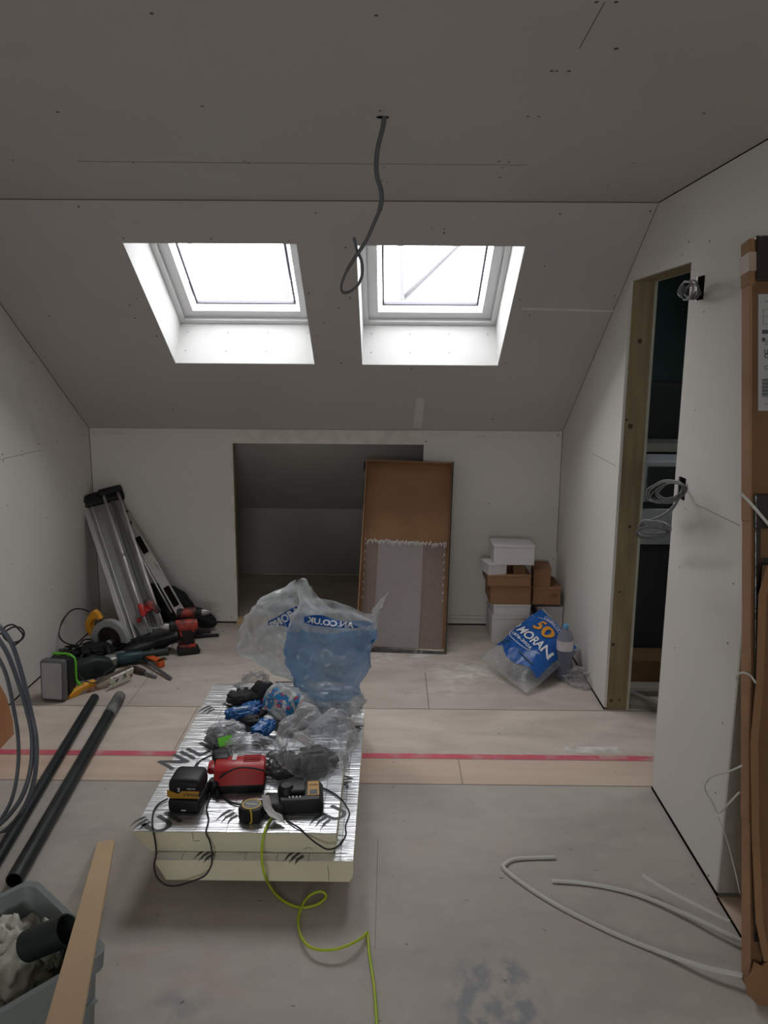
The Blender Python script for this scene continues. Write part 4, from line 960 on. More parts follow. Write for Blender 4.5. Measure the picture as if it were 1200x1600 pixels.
# pipe offcut in the tote
def hollow(b, p, q, r, th=.004, n=28):
    d = (q - p).normalized(); M_ = basis(p, d.orthogonal(), d); L = (q - p).length
    lathe_open(b, [(r - th, 0), (r, 0), (r, L), (r - th, L)], n, M_)
def lathe_open(b, prof, n, M_):
    rr = []
    for r, z in prof: rr.append([b.verts.new(M_ @ V((r * math.cos(2 * math.pi * k / n), r * math.sin(2 * math.pi * k / n), z))) for k in range(n)])
    for i in range(len(rr)):
        a, c = rr[i], rr[(i + 1) % len(rr)]
        for k in range(n): b.faces.new((a[k], a[(k + 1) % n], c[(k + 1) % n], c[k]))
PB2 = mat('matt_black_pipe', (.008, .016, .015), .5)
b = B(); hollow(b, onz(44, 1478, .30), onz(105, 1453, .36), .037); tag(obj('pipe_offcut', b, PB2, smooth='auto'), 'short black pipe offcut lying on the sacks in the grey tote', 'pipe')

# drain pipes on the floor
def pipe(u0, v0, u1, v1, r, lab, dusty=False):
    p, q = onz(u0, v0, r), onz(u1, v1, r); t = thing('drain_pipe', lab, 'pipe', loc=(p + q) / 2)
    b = B(); hollow(b, p, q, r); obj('pipe_wall', b, PIPE, t, smooth='auto')
    if dusty:
        d = (q - p).normalized(); b = B(); hollow(b, p - d * .001, p + d * .22, r + .0012, .002); obj('dusty_end', b, DUST, t, smooth='auto', label='end of the pipe covered in grey plaster dust')
pipe(187, 1088, 22, 1376, .027, 'longer thicker black drain pipe on the floor with a dusty far end', True)
pipe(148, 1090, -30, 1385, .0215, 'slimmer black drain pipe on the floor, left of the dusty one')

# lath across the tote
a = V((-1.0, 2.55, .004)); a = onz(166, 1318, .004); c = O_ + ray(100, 1606) * 1.30
M = basis(a, c - a, (0, 0, 1)); t_ = (c - a).length
b = B(); box(b, (0, -.029, 0), (t_ + .25, .029, .010), M, bev=.001, seg=1); tag(obj('timber_lath', b, LATH), 'pale planed timber lath propped on the rim of the grey tote', 'lath')

# grey conduit bundle by the left edge
yq = 2.72
for lab, pts, r in (('outermost grey conduit of the bundle curving at the left edge', [(-6, 972, 0), (18, 1005, 0), (36, 1060, .02), (48, 1110, .04), (57, 1160, .02), (54, 1215, 0), (38, 1262, -.04), (10, 1296, -.1), (-25, 1318, -.14)], .0085),
                    ('middle grey conduit of the bundle curving at the left edge', [(-8, 990, .01), (12, 1022, .02), (30, 1070, .03), (42, 1110, .04), (50, 1150, .03), (48, 1200, .0), (34, 1245, -.05), (8, 1280, -.1), (-25, 1306, -.14)], .0085),
                    ('innermost dark grey conduit of the bundle curving at the left edge', [(-12, 1012, 0), (8, 1050, 0), (20, 1100, .02), (28, 1150, .02), (28, 1200, 0), (18, 1250, -.04), (-4, 1290, -.1)], .007)):
    cable('conduit', [ony(u, v, yq + d) for u, v, d in pts], r, GREYP, lab, 'conduit', 8, 12)
cable('cable_loop', [ony(u, v, yq) for u, v in ((-8, 994), (6, 988), (20, 980), (32, 981), (38, 990), (33, 1000), (20, 1004), (10, 1000), (4, 990), (8, 980), (20, 976), (30, 984), (36, 994), (26, 1006), (16, 1009))], .0032, BLKR, 'thin black cable curled in a loop on top of the grey conduits', 'cable', 5)
# plywood panel at left edge
p0, p1 = onz(22, 1147), onz(-2, 1173); d = (p0 - p1).normalized(); d.z = 0
b = B(); Mx = basis(p0, d, (0, 0, 1)); Mx = basis(p0, -d, (0, 0, 1))
prism(b, [(0, 0), (.5, 0), (.5, .62), (.13, .34), (.04, .20), (0, .07)], -.018, 0, Mx, bev=.001); tag(obj('plywood_offcut', b, PLY), 'orange plywood offcut with a sloping edge standing at the left edge', 'plywood')

# ---------------------------------------------------------------- tools in the left corner
# work light
ps = onz(87, 1099); M = TR(ps.x - .02, ps.y + .01, 0) @ RZ(-6)
t = thing('work_light', 'grey fronted work light with black body and bright green frame on the floor', 'work light', M=M @ RX(-4))
W_, H_ = .128, .215
b = B(); box(b, (-W_ / 2, 0, 0.006), (W_ / 2, .045, H_), bev=.014, seg=3); obj('housing', b, mat('mid_grey_plastic', (.10, .10, .105), .5), t, smooth='auto', world=False)
b = B(); box(b, (-W_ / 2 + .012, -.004, .018), (W_ / 2 - .012, .004, H_ - .012), bev=.006, seg=2); obj('lens', b, LAMPF, t, smooth='auto', world=False)
b = B(); box(b, (-W_ / 2 + .012, .044, .012), (W_ / 2 + .008, .115, H_ - .006), bev=.012, seg=2); obj('battery_body', b, BLK, t, smooth='auto', world=False)
b = B(); tube(b, [(-.045, .10, H_ + .004), (.03, .10, H_ + .006), (.066, .098, H_ - .010), (.074, .10, H_ - .04), (.073, .105, .09), (.088, .11, .06), (.088, .11, .012), (.05, .10, .004)], .0068, 8, smooth=5); obj('guard_frame', b, GREEN, t, smooth=True, world=False)
b = B(); lathe(b, [(.009, 0), (.009, .006), (.006, .008)], 16, TR(.072, .075, .035) @ RY(90)); obj('switch', b, GREEN, t, smooth='auto', world=False)

# tile cutter leaning in the corner
BL = ony(203, 1003, 4.47); BL.z = .03; TL = ony(133, 790, 4.84)
M = lean(BL, V((1, .35, 0)), TL - BL)
t = thing('tile_cutter', 'long aluminium tile cutter with twin rails, leaning upright in the left corner', 'tile cutter', M=M)
Lc = (TL - BL).length; 
b = B(); box(b, (0, 0, .02), (.215, .025, Lc - .02), bev=.002); obj('bed', b, mat('cutter_bed', (.30, .30, .285), .55, metal=.3, col2=(.24, .24, .23), scale=10), t, world=False)
b = B(); box(b, (-.018, -.012, .0), (.012, .03, Lc - .02), bev=.003); box(b, (.03, -.010, .0), (.040, .0, Lc), bev=.002); obj('edge_rail', b, ALU, t, world=False)
b = B(); box(b, (.150, -.014, .01), (.176, .0, Lc), bev=.002); obj('edge_rail', b, mat('dark_rail', (.10, .10, .095), .5), t, world=False)
for x, s in ((.118, 0), (.205, .0)):
    b = B(); tube(b, [(x, -.05, .02), (x, -.05, Lc + .03)], .0095, 14); obj('guide_rod', b, mat('bright_rod', (.75, .75, .73), .28, metal=.55), t, smooth=True, world=False)
b = B(); lathe(b, [(.010, 0), (.012, .004), (.012, .016), (.010, .02)], 14, TR(.118, -.05, Lc * .56)); obj('rod_collar', b, STEEL, t, smooth='auto', world=False)
b = B(); box(b, (-.03, -.03, Lc - .02), (.24, .04, Lc + .06), bev=.01); box(b, (-.02, -.06, Lc + .0), (.02, -.02, Lc + .05), bev=.008); box(b, (.09, -.07, Lc + .01), (.235, -.03, Lc + .055), bev=.012); obj('end_bracket', b, BLK, t, smooth='auto', world=False)
b = B(); lathe(b, [(.009, 0), (.009, .012)], 12, TR(0.0, -.06, Lc + .03) @ RX(90)); obj('bolt', b, CHR, t, smooth='auto', world=False)
b = B(); box(b, (-.02, -.04, -.03), (.24, .04, .02), bev=.008); obj('foot_bracket', b, BLK, t, smooth='auto', world=False)
b = B(); box(b, (.103, -.072, .12), (.135, -.030, .20), bev=.008, seg=2); box(b, (.135, -.066, .14), (.205, -.040, .18), bev=.006); obj('slider', b, RED, t, smooth='auto', world=False)
b = B(); prism(b, [(.14, .205), (.165, .215), (.215, .15), (.22, .115), (.195, .11), (.165, .15)], -.085, -.055, bev=.006); obj('lever_grip', b, REDO, t, smooth='auto', world=False)
b = B(); lathe(b, [(.010, -.006), (.014, 0), (.010, .008)], 12, TR(.088, -.02, .115) @ RX(90)); obj('score_knob', b, RED, t, smooth='auto', world=False)
b = B(); prism(b, [(.048, .01), (.075, .01), (.07, .05), (.06, .09), (.05, .12), (.052, .05)], -.006, -.001); obj('measuring_stop', b, DGREY, t, world=False)

# spirit level leaning beside it
a, c = ony(284, 960, 4.60), ony(194, 803, 4.90); M = lean(a, V((1, .0, 0)), c - a); Lv = (c - a).length
t = thing('spirit_level', 'aluminium spirit level leaning against the far wall beside the tile cutter', 'spirit level', M=M)
b = B(); box(b, (-.028, -.012, 0), (-.022, .012, Lv)); box(b, (.022, -.012, 0), (.028, .012, Lv)); box(b, (-.022, -.006, 0), (.022, .006, Lv)); obj('frame', b, ALU, t, world=False)
b = B(); box(b, (-.029, -.013, -.01), (.029, .013, .008), bev=.003); box(b, (-.029, -.013, Lv - .006), (.029, .013, Lv + .01), bev=.003); obj('end_cap', b, BLK, t, world=False)
b = B(); box(b, (-.018, -.009, .06), (.018, -.0055, .20), bev=.004, seg=1); obj('hand_slot', b, DARK, t, world=False)
b = B(); box(b, (-.018, -.009, Lv * .60), (.018, -.0055, Lv * .76), bev=.004, seg=1); obj('hand_slot', b, DARK, t, world=False)
b = B(); lathe(b, [(.016, 0), (.016, .004)], 18, TR(0, -.0055, Lv * .90) @ RX(90)); obj('vial_disc', b, mat('brown_vial', (.09, .045, .02), .4), t, world=False)
b = B(); box(b, (.012, -.013, Lv * .42), (.029, .013, Lv * .50), bev=.003); obj('centre_vial', b, STEEL, t, world=False)
a, c = ony(268, 957, 4.585), ony(188, 812, 4.87)
b = B(); tube(b, [a, c], .006, 6); tag(obj('aluminium_rail', b, ALU, smooth=True), 'thin aluminium rail leaning between the tile cutter and spirit level', 'rail')

# black tool bag slumped behind
b = blob(ony(262, 950, 4.82) + V((0, 0, -.02)), (.18, .09, .16), 4.2, .22, 2.4, 5, RY(38), .004)
tag(obj('tool_bag', b, CLOTH, smooth=True), 'black fabric tool bag slumped against the far wall behind the drills', 'bag')
b = blob(ony(306, 962, 4.80), (.13, .075, .06), 7.7, .18, 2.0, 5, RY(22), .004)
tag(obj('rolled_cloth', b, CLOTH, smooth=True), 'rolled black cloth at the foot of the far wall, right of the tool bag', 'cloth')

# cordless drills
def drill(M, lab, s=1.0):
    t = thing('cordless_drill', lab, 'drill', M=M @ Matrix.Scale(s, 4))
    q = TR(0, 0, .165) @ RY(90)
    b = B(); lathe(b, [(.020, -.075), (.030, -.07), (.033, -.04), (.033, .03), (.028, .045)], 20, q); obj('motor_housing', b, REDO, t, smooth='auto', world=False)
    b = B(); lathe(b, [(.027, .045), (.029, .05), (.029, .075), (.024, .08)], 20, q); obj('torque_collar', b, BLK, t, smooth='auto', world=False)
    b = B(); lathe(b, [(.021, .080), (.022, .10), (.018, .118), (.010, .132)], 18, q); obj('chuck', b, STEEL, t, smooth='auto', world=False)
    b = B(); lathe(b, [(.004, .130), (.004, .17), (.003, .2)], 8, q); obj('driver_bit', b, STEEL, t, smooth='auto', world=False)
    b = B(); prism(b, [(-.035, .145), (.018, .145), (.012, .11), (.002, .055), (-.052, .055), (-.048, .10)], -.018, .018, bev=.007); obj('grip', b, BLK, t, smooth='auto', world=False)
    b = B(); prism(b, [(.012, .135), (.026, .13), (.022, .105), (.010, .10)], -.008, .008, bev=.003); obj('trigger', b, RED, t, smooth='auto', world=False)
    b = B(); box(b, (-.075, -.036, .0), (.04, .036, .040), bev=.006); obj('battery', b, BLK, t, smooth='auto', world=False)
    b = B(); box(b, (-.060, -.03, .038), (.035, .03, .058), bev=.006); obj('battery_shoe', b, REDO, t, smooth='auto', world=False)
    return t
p = onz(287, 1024); drill(TR(p.x, p.y + .03, 0) @ RZ(200), 'worn red and black cordless drill standing on its battery before the tool bag', 1.05)
p = ony(300, 958, 4.62); drill(TR(p.x - .02, 4.62, .02) @ RZ(12), 'second red cordless drill, half hidden behind the standing one', .95)

# angle grinder (teal)
p = onz(186, 1031, .04)
t = thing('angle_grinder', 'teal angle grinder lying on its side in the pile of tools', 'grinder', M=TR(p.x, p.y, .045) @ RZ(28) @ RX(20))
b = B(); lathe(b, [(.020, -.02), (.031, 0), (.033, .07), (.028, .10), (.030, .12)], 20, RY(90)); obj('motor_body', b, MAK, t, smooth='auto', world=False)
b = B(); lathe(b, [(.028, .12), (.022, .14), (.022, .25), (.026, .27)], 18, RY(90)); obj('rear_handle', b, MAKD, t, smooth='auto', world=False)
b = B(); box(b, (-.075, -.028, -.03), (-.01, .028, .028), bev=.012, seg=3); obj('gear_head', b, STEEL, t, smooth='auto', world=False)
b = B(); lathe(b, [(.045, -.004), (.058, 0), (.058, .004), (.045, .006)], 24, TR(-.045, 0, -.04)); obj('guard', b, STEEL, t, smooth='auto', world=False)
b = B(); tube(b, [(-.045, .03, 0), (-.045, .12, .02)], .014, 12); obj('side_handle', b, BLK, t, smooth=True, world=False)
# second machine: dark teal jigsaw / sander body
p = onz(135, 1062, .03)
t = thing('sander', 'dark green power sander lying in the tool pile behind the work light', 'sander', M=TR(p.x, p.y + .08, .01) @ RZ(35))
b = B(); prism(b, [(-.11, .0), (.10, .0), (.12, .03), (.10, .085), (.02, .115), (-.06, .10), (-.12, .05)], -.04, .04, bev=.016, seg=3); obj('body', b, MAKD, t, smooth='auto', world=False)
b = B(); box(b, (-.12, -.048, -.008), (.11, .048, .008), bev=.003); obj('base_plate', b, STEEL, t, world=False)
b = B(); lathe(b, [(.012, 0), (.018, .01), (.018, .04)], 14, TR(.02, -.045, .055) @ RX(90)); obj('vent_cap', b, BLK, t, smooth='auto', world=False)

# mitre / circular saw with yellow handle and round grey guard
p = ony(172, 975, 4.36)
M = TR(p.x + .005, 4.36, -.0) @ RZ(-14)
t = thing('circular_saw', 'circular saw with grey half-round blade guard and yellow handle, in the tool pile', 'saw', M=M)
zc = .105; R0, R1 = .115, .078; arc = []
n = 22
for k in range(n + 1): a = R_(-5 + 200 * k / n); arc.append((R0 * math.cos(a), zc + R0 * math.sin(a)))
for k in range(n, -1, -1): a = R_(-5 + 200 * k / n); arc.append((R1 * math.cos(a), zc + R1 * math.sin(a)))
b = B(); a_, c_ = [b.verts.new((x, -.03, z)) for x, z in arc], [b.verts.new((x, .012, z)) for x, z in arc]; N = len(arc); h2 = n + 1
for k in range(N): b.faces.new((a_[k], c_[k], c_[(k + 1) % N], a_[(k + 1) % N]))
for k in range(n):
    b.faces.new((a_[k], a_[k + 1], a_[N - 2 - k], a_[N - 1 - k])); b.faces.new((c_[k + 1], c_[k], c_[N - 1 - k], c_[N - 2 - k]))
obj('blade_guard', b, mat('grey_cast_guard', (.36, .37, .37), .45, metal=.2), t, smooth='auto', world=False)
b = B(); lathe(b, [(.090, -.0015), (.090, .0015)], 40, TR(0, -.008, zc - .012) @ RX(90)); obj('blade', b, mat('dark_blade', (.045, .04, .038), .4, metal=.6), t, world=False)
b = B(); lathe(b, [(.022, -.01), (.022, .02), (.012, .03), (.012, .038)], 18, TR(0, -.012, zc - .02) @ RX(90)); obj('arbor', b, STEEL, t, smooth='auto', world=False)
hp = [(-.155, zc + .03), (-.165, zc + .07), (-.150, zc + .11), (-.115, zc + .155), (-.095, zc + .165), (-.075, zc + .15), (-.055, zc + .115), (-.075, zc + .105), (-.092, zc + .125), (-.105, zc + .12), (-.125, zc + .095), (-.135, zc + .065), (-.118, zc + .04), (-.095, zc + .03), (-.09, zc + .005), (-.115, zc - .01)]
b = B(); prism(b, [(x, z) for x, z in hp], -.018, .018, bev=.007); obj('handle', b, YEL, t, smooth='auto', world=False)
b = B(); box(b, (-.12, .012, .02), (.05, .08, .11), bev=.02, seg=3); obj('motor', b, BLK, t, smooth='auto', world=False)
b = B(); box(b, (-.10, -.03, .0), (.08, .08, .025), bev=.006); box(b, (-.07, -.05, .0), (-.02, -.035, .09), bev=.006); box(b, (.02, -.06, .0), (.07, -.035, .05), bev=.006); obj('base', b, mat('greasy_brass', (.15, .12, .06), .45, metal=.5), t, smooth='auto', world=False)
# demolition tool body in black across the middle
a, c = onz(205, 1018, .05), onz(268, 998, .07); M = basis(a, c - a, (0, 0, 1))
t = thing('multi_tool', 'long black power tool lying across the pile below the tile cutter', 'power tool', M=M)
b = B(); lathe(b, [(.018, -.05), (.034, -.03), (.038, .06), (.030, .12), (.028, .24), (.033, .27)], 18, RY(90)); obj('body', b, BLK, t, smooth='auto', world=False)
b = B(); box(b, (-.10, -.02, -.02), (-.03, .02, .02), bev=.008); obj('head', b, STEEL, t, smooth='auto', world=False)

# saws with yellow and patterned handles
def handsaw(M, lab, hm, L=.26, pattern=False):
    t = thing('hand_saw', lab, 'saw', M=M)
    b = B(); prism(b, [(0, -.012), (L, -.006), (L, .018), (0, .022)], -.0008, .0008); obj('blade', b, mat('saw_blade', (.42, .36, .28), .4, metal=.5, col2=(.3, .25, .2), scale=9), t, world=False)
    b = B(); prism(b, [(.015, -.02), (.02, .03), (-.03, .036), (-.09, .03), (-.135, .016), (-.14, -.008), (-.11, -.022), (-.08, -.006), (-.04, -.004), (-.01, -.022)], -.012, .012, bev=.004); obj('handle', b, hm, t, smooth='auto', world=False)
a, c = onz(142, 1072, .02), onz(178, 1055, .03)
handsaw(basis(a, c - a, (.1, -.5, 1)), 'hand saw with yellow grip lying on the floor right of the work light', YEL)
PAT = mat('spotted_print', (.62, .60, .54), .5, col2=(.05, .07, .05), scale=34, lo=.56, hi=.60)
a, c = onz(171, 1068, .04), onz(207, 1051, .045)
M = basis(a, c - a, (.1, -.55, 1))
t = thing('blade_sleeve', 'white sleeve printed with small coloured shapes, lying among the tools', 'sleeve', M=M)
b = B(); box(b, (0, -.006, -.034), (.155, .006, .034), bev=.003); obj('card', b, PAT, t, world=False)
for k, (x, z, mm) in enumerate(((.02, -.008, GREEN), (.135, .0, RED), (.148, -.006, mat('leaf_green', (.02, .2, .05), .5)), (.05, .006, mat('mauve', (.25, .2, .3), .5)))):
    b = B(); lathe(b, [(.006, 0), (.006, .001)], 10, TR(x, -.0062, z) @ RX(90)); obj('printed_spot', b, mm, t, world=False)
a, c = onz(125, 1080, .012), onz(172, 1068, .012); M = basis(a, c - a, (0, 0, 1))
b = B(); prism(b, [(-.03, -.006), (.05, -.014), (.12, -.010), (.17, .002), (.20, .02), (.15, .012), (.08, .006), (-.03, .010)], -.02, .008, M, bev=.003); tag(obj('pruning_knife', b, mat('rusty_blade', (.30, .25, .20), .6, col2=(.22, .07, .03), scale=28, lo=.5, hi=.56)), 'curved rust-spotted blade lying on the floor in front of the yellow grip', 'blade')

# loose hand tools
def rod_tool(p, q, r1, r2, m1, m2, name, lab, cat, split=.5):
    d = q - p; t = thing(name, lab, cat, loc=p)
    b = B(); tube(b, [p, p + d * .06, p + d * split * .9, p + d * split], [r1 * .7, r1, r1, r1 * .75], 12); obj('handle', b, m1, t, smooth='auto')
    b = B(); tube(b, [p + d * split, q], r2, 10); obj('shaft', b, m2, t, smooth='auto')
GT = mat('grey_steel_tube', (.20, .205, .22), .35, metal=.6)
rod_tool(onz(222, 1028, .03), onz(267, 1060, .012), .011, .009, BLK, GT, 'socket_bar', 'long grey steel bar with dark grip, nearest of the loose tools', 'bar', .25)
rod_tool(onz(208, 1044, .02), onz(244, 1058, .010), .017, .008, mat('brown_grip', (.05, .03, .025), .5), GT, 'chisel', 'short chisel with brown and black grip on the floor', 'chisel', .5)
rod_tool(onz(298, 1002, .04), onz(315, 1018, .012), .008, .011, BLK, CHR, 'socket_wrench', 'shiny steel socket tool lying beside the standing red drill', 'wrench', .3)
rod_tool(onz(296, 995, .012), onz(342, 992, .012), .012, .010, BLK, BLK, 'file', 'black handled file pointing right along the far wall', 'file', .5)
rod_tool(onz(303, 989, .02), onz(351, 985, .02), .010, .003, BLK, STEEL, 'screwdriver', 'thin dark screwdriver pointing right, behind the black file', 'screwdriver', .55)
p, q = onz(232, 1030, .02), onz(262, 1042, .02); M = basis(p, q - p, (0, 0, 1)); t = thing('torpedo_level', 'small orange framed tool with silver end on the floor before the drill', 'tool', M=M)
b = B(); box(b, (0, -.02, -.018), (.125, .02, -.008), bev=.002); box(b, (0, -.02, .012), (.125, .02, .022), bev=.002); box(b, (.095, -.02, -.018), (.125, .02, .022), bev=.003); obj('frame', b, ORA, t, smooth='auto', world=False)
b = B(); lathe(b, [(.014, -.02), (.014, .1)], 12, RY(90)); obj('barrel', b, CHR, t, smooth='auto', world=False)
b = blob(onz(238, 1022, .03), (.03, .025, .025), 2.2, .3, 3, 3, None, .003); tag(obj('work_glove', b, mat('tan_glove', (.20, .15, .11), .9), smooth=True), 'small crumpled tan glove on top of the orange framed tool', 'glove')
# green knife handle and cords
rod_tool(onz(256, 1000, .05), onz(275, 1003, .05), .018, .006, mat('olive_plastic', (.04, .055, .02), .6), STEEL, 'scraper', 'olive green handled scraper behind the standing drill', 'scraper', .8)
cable('power_cord', [ony(u, v, y) for u, v, y in ((146, 1000, 4.3), (120, 1008, 4.25), (100, 1003, 4.25), (92, 990, 4.3), (98, 970, 4.35), (110, 955, 4.4), (124, 951, 4.42), (140, 955, 4.43))], .0045, BLKR, 'black power cord arching up the left wall above the tool pile', 'cord', 6)
for k, pts in enumerate(([(96, 1022), (110, 1012), (130, 1006), (150, 1004), (160, 1010)], [(94, 1030), (112, 1018), (128, 1012), (146, 1014), (158, 1020)], [(104, 1034), (120, 1022), (140, 1018), (160, 1026), (168, 1034)])):
    cable('power_cord', [onz(u, v, .06 - .01 * k) for u, v in pts], .005, BLKR, ['black power cord looped over the tool pile, uppermost strand', 'black power cord looped over the tool pile, middle strand', 'black power cord looped over the tool pile, strand nearest the work light'][k], 'cord', 6)
cable('power_cord', [onz(118, 1050, .08), onz(134, 1064, .07), onz(150, 1066, .05), onz(165, 1052, .05), onz(180, 1040, .06)], .003, BLKR, 'thin black cord curling over the dark green sander', 'cord', 6)

gq = random.Random(21)
for k, nm in enumerate(('looped black cord lying under the yellow saw handle', 'black cord coiled between the work light and the saw', 'black cord trailing over the back of the dark green sander', 'black cord bunched against the left wall behind the work light')):
    c0 = onz((128, 112, 142, 98)[k], (1012, 1022, 1030, 1030)[k], .05); pts = []
    for i in range(16):
        a = i * .8; r_ = .06 + .02 * math.sin(i * 1.3 + k); pts.append(c0 + V((math.cos(a) * r_ * 1.3 + gq.uniform(-.015, .015), math.sin(a) * r_ + gq.uniform(-.015, .015), .025 * math.sin(i * 1.1 + k))))
    cable('power_cord', [V((p.x, p.y, max(p.z, .006))) for p in pts], .0045, BLKR, nm, 'cord', 5)
b = blob(onz(150, 1018, .05), (.12, .07, .045), 14.2, .3, 4, 5, RZ(20), .003); tag(obj('tool_pouch', b, CLOTH, smooth=True), 'dark crumpled pouch under the circular saw in the tool pile', 'pouch')
b = blob(onz(232, 1006, .04), (.11, .05, .035), 3.2, .3, 4, 5, RZ(12), .003); tag(obj('tool_pouch', b, CLOTH, smooth=True), 'dark crumpled pouch below the foot of the tile cutter', 'pouch')
# ---------------------------------------------------------------- on top of the boards
ZT = Z2 + .002
# battery on charger at left
p = onz(290, 1266, ZT)
M = TR(p.x, p.y, ZT) @ RZ(-3)
t = thing('battery_charger', 'black charger at the left front of the boards with a yellow striped battery on it', 'charger', M=M)
b = B(); box(b, (-.054, -.02, 0), (.054, .11, .048), bev=.012, seg=3); obj('base', b, BLK, t, smooth='auto', world=False)
b = B(); box(b, (-.055, -.012, .050), (.055, .10, .112), bev=.020, seg=3); bt_ = obj('battery', b, BLK, t, smooth='auto', world=False)
b = B(); prism(b, [(-.0553, .056), (-.04, .050), (.052, .052), (.052, .078), (-.004, .078), (-.018, .066), (-.0553, .080)], -.0150, -.0125, bev=.0008); obj('yellow_band', b, mat('amber_plastic', (.52, .27, .03), .45), t, smooth='auto', world=False)
def t_at(s, size, x, z, y, m, parent, M_=None, bold=.03, flip=False):
    bm = text_bm(s, size, bold)
    for v in bm.verts:
        a, c = (-v.co.x, -v.co.y) if flip else (v.co.x, v.co.y)
        q = V((x + a, y, z + c)); v.co = (M_ @ q) if M_ is not None else q
    obj('lettering', bm, m, parent, world=False)
t_at('DEWALT', .0135, .026, .066, -.0156, INK, t, flip=True); t_at('5', .018, -.016, .082, -.0135, WHT, t, flip=True); t_at('XR LI-ION', .006, .026, .086, -.0135, WHT, t, flip=True)
b = B(); box(b, (-.008, -.0215, .010), (.008, -.019, .014)); obj('status_light', b, WPL, t, world=False)
# red charger
p = onz(374, 1240, ZT); M = TR(p.x, p.y + .005, ZT) @ RZ(5)
t = thing('battery_charger', 'bright red battery charger in the middle of the boards', 'charger', M=M)
b = B(); box(b, (-.088, 0, 0), (.085, .13, .030), bev=.006); obj('base', b, BLK, t, smooth='auto', world=False)
b = B()
pr = [(-.0, .028), (.135, .028), (.135, .050), (.095, .088), (.035, .092), (.012, .078)]
vs = prism(b, [(x, z) for x, z in pr], -.085, .088, RZ(90) , bev=.006); obj('housing', b, RED, t, smooth='auto', world=False)
b = B(); box(b, (-.12, .07, .03), (-.08, .13, .06), bev=.01); obj('corner_foot', b, RED, t, smooth='auto', world=False)
b = B(); box(b, (-.095, .075, .06), (-.045, .125, .094), bev=.006); obj('battery_port', b, BLK, t, smooth='auto', world=False)
b = B(); box(b, (-.03, .06, .0915), (-.015, .10, .0935)); obj('sticker', b, WPL, t, world=False)
b = B()
for k in range(4): box(b, (.01, .045 + k * .014, .0905), (.07, .049 + k * .014, .0945), bev=.001)
obj('vent_ribs', b, RED, t, world=False)
# black charger at right with yellow label
p = onz(468, 1268, ZT); M = TR(p.x, p.y, ZT) @ RZ(6)
t = thing('battery_charger', 'black charger at the right front of the boards with a yellow label on top', 'charger', M=M)
b = B(); prism(b, [(-.075, 0), (.078, 0), (.08, .03), (.066, .05), (-.06, .05), (-.075, .03)], -.012, .115, bev=.006); obj('housing', b, BLK, t, smooth='auto', world=False)
b = B(); prism(b, [(.028, .0505), (.066, .0505), (.066, .0525), (.028, .0525)], .01, .10, bev=.0008); lb2 = obj('yellow_label', b, mat('amber_plastic', (.52, .27, .03), .45), t, world=False)
b = B(); box(b, (.034, .016, .0526), (.060, .044, .0532)); obj('label_print', b, INK, t, world=False)
bm = text_bm('DEWALT', .012, .03)
for v in bm.verts: v.co = V((.047 - v.co.x * .6, .075 - v.co.y, .0535))
obj('lettering', bm, REDO, t, world=False)
b = B(); box(b, (-.055, .02, .05), (.02, .09, .066), bev=.006); obj('contact_block', b, BLK, t, smooth='auto', world=False)
b = B()
for k in range(4): box(b, (-.035 + k * .012, .0005, .0502), (-.031 + k * .012, .012, .0515))
obj('indicator_marks', b, WPL, t, world=False)
# tape measure
p = onz(392, 1282, ZT); M = TR(p.x, p.y + .02, ZT) @ RZ(-8)
t = thing('tape_measure', 'black and yellow tape measure lying flat between the chargers', 'tape measure', M=M)
b = B(); prism(b, [(-.038, -.03), (.030, -.034), (.040, -.02), (.038, .025), (.02, .036), (-.02, .036), (-.038, .022)], 0, .046, RX(90) , bev=.005)
obj('case', b, BLK, t, smooth='auto', world=False)
b = B(); lathe_open(b, [(.027, .0462), (.031, .0462), (.031, .048), (.027, .048)], 30, Matrix()); obj('yellow_rim', b, mat('lemon_plastic', (.62, .42, .02), .45), t, smooth='auto', world=False)
b = B(); lathe(b, [(.026, .046), (.026, .0472)], 26); obj('face_disc', b, mat('tape_face', (.10, .10, .08), .4), t, world=False)
b = B(); tube(b, [(.006, -.034, .047), (.012, -.041, .035), (.012, -.041, .01), (.006, -.040, .002)], .003, 8, smooth=4); obj('yellow_stripe', b, mat('lemon_plastic', (.62, .42, .02), .45), t, smooth=True, world=False)
bm = text_bm('STANLEY', .009, .02)
for v in bm.verts: v.co = V((v.co.x, v.co.y, .0477))
obj('lettering', bm, WPL, t, world=False)
# multitool head with white plate
p = onz(428, 1282, ZT)
t = thing('oscillating_tool', 'small black power tool with a white angled plate, beside the tape measure', 'power tool', M=TR(p.x, p.y + .06, ZT))
b = B(); lathe(b, [(.020, 0), (.028, .01), (.028, .05), (.018, .065)], 18, TR(.03, .03, 0.01)); obj('body', b, BLK, t, smooth='auto', world=False)
b = B(); box(b, (-.045, -.03, .0), (.03, .05, .04), bev=.01, seg=2); obj('housing', b, BLK, t, smooth='auto', world=False)
q = [ony(413, 1228, p.y + .075), ony(424, 1229, p.y + .08), ony(430, 1252, p.y + .07), ony(444, 1258, p.y + .04), ony(448, 1272, p.y + .02), ony(424, 1260, p.y + .03), ony(416, 1248, p.y + .05)]
b = B(); fl = [b.verts.new(x + V((0, -.055, .0))) for x in q]; bk = [b.verts.new(x + V((0, -.049, -.004))) for x in q]; b.faces.new(fl); b.faces.new(bk[::-1])
for k in range(7): b.faces.new((fl[k], bk[k], bk[(k + 1) % 7], fl[(k + 1) % 7]))
obj('white_plate', b, WPL, t)

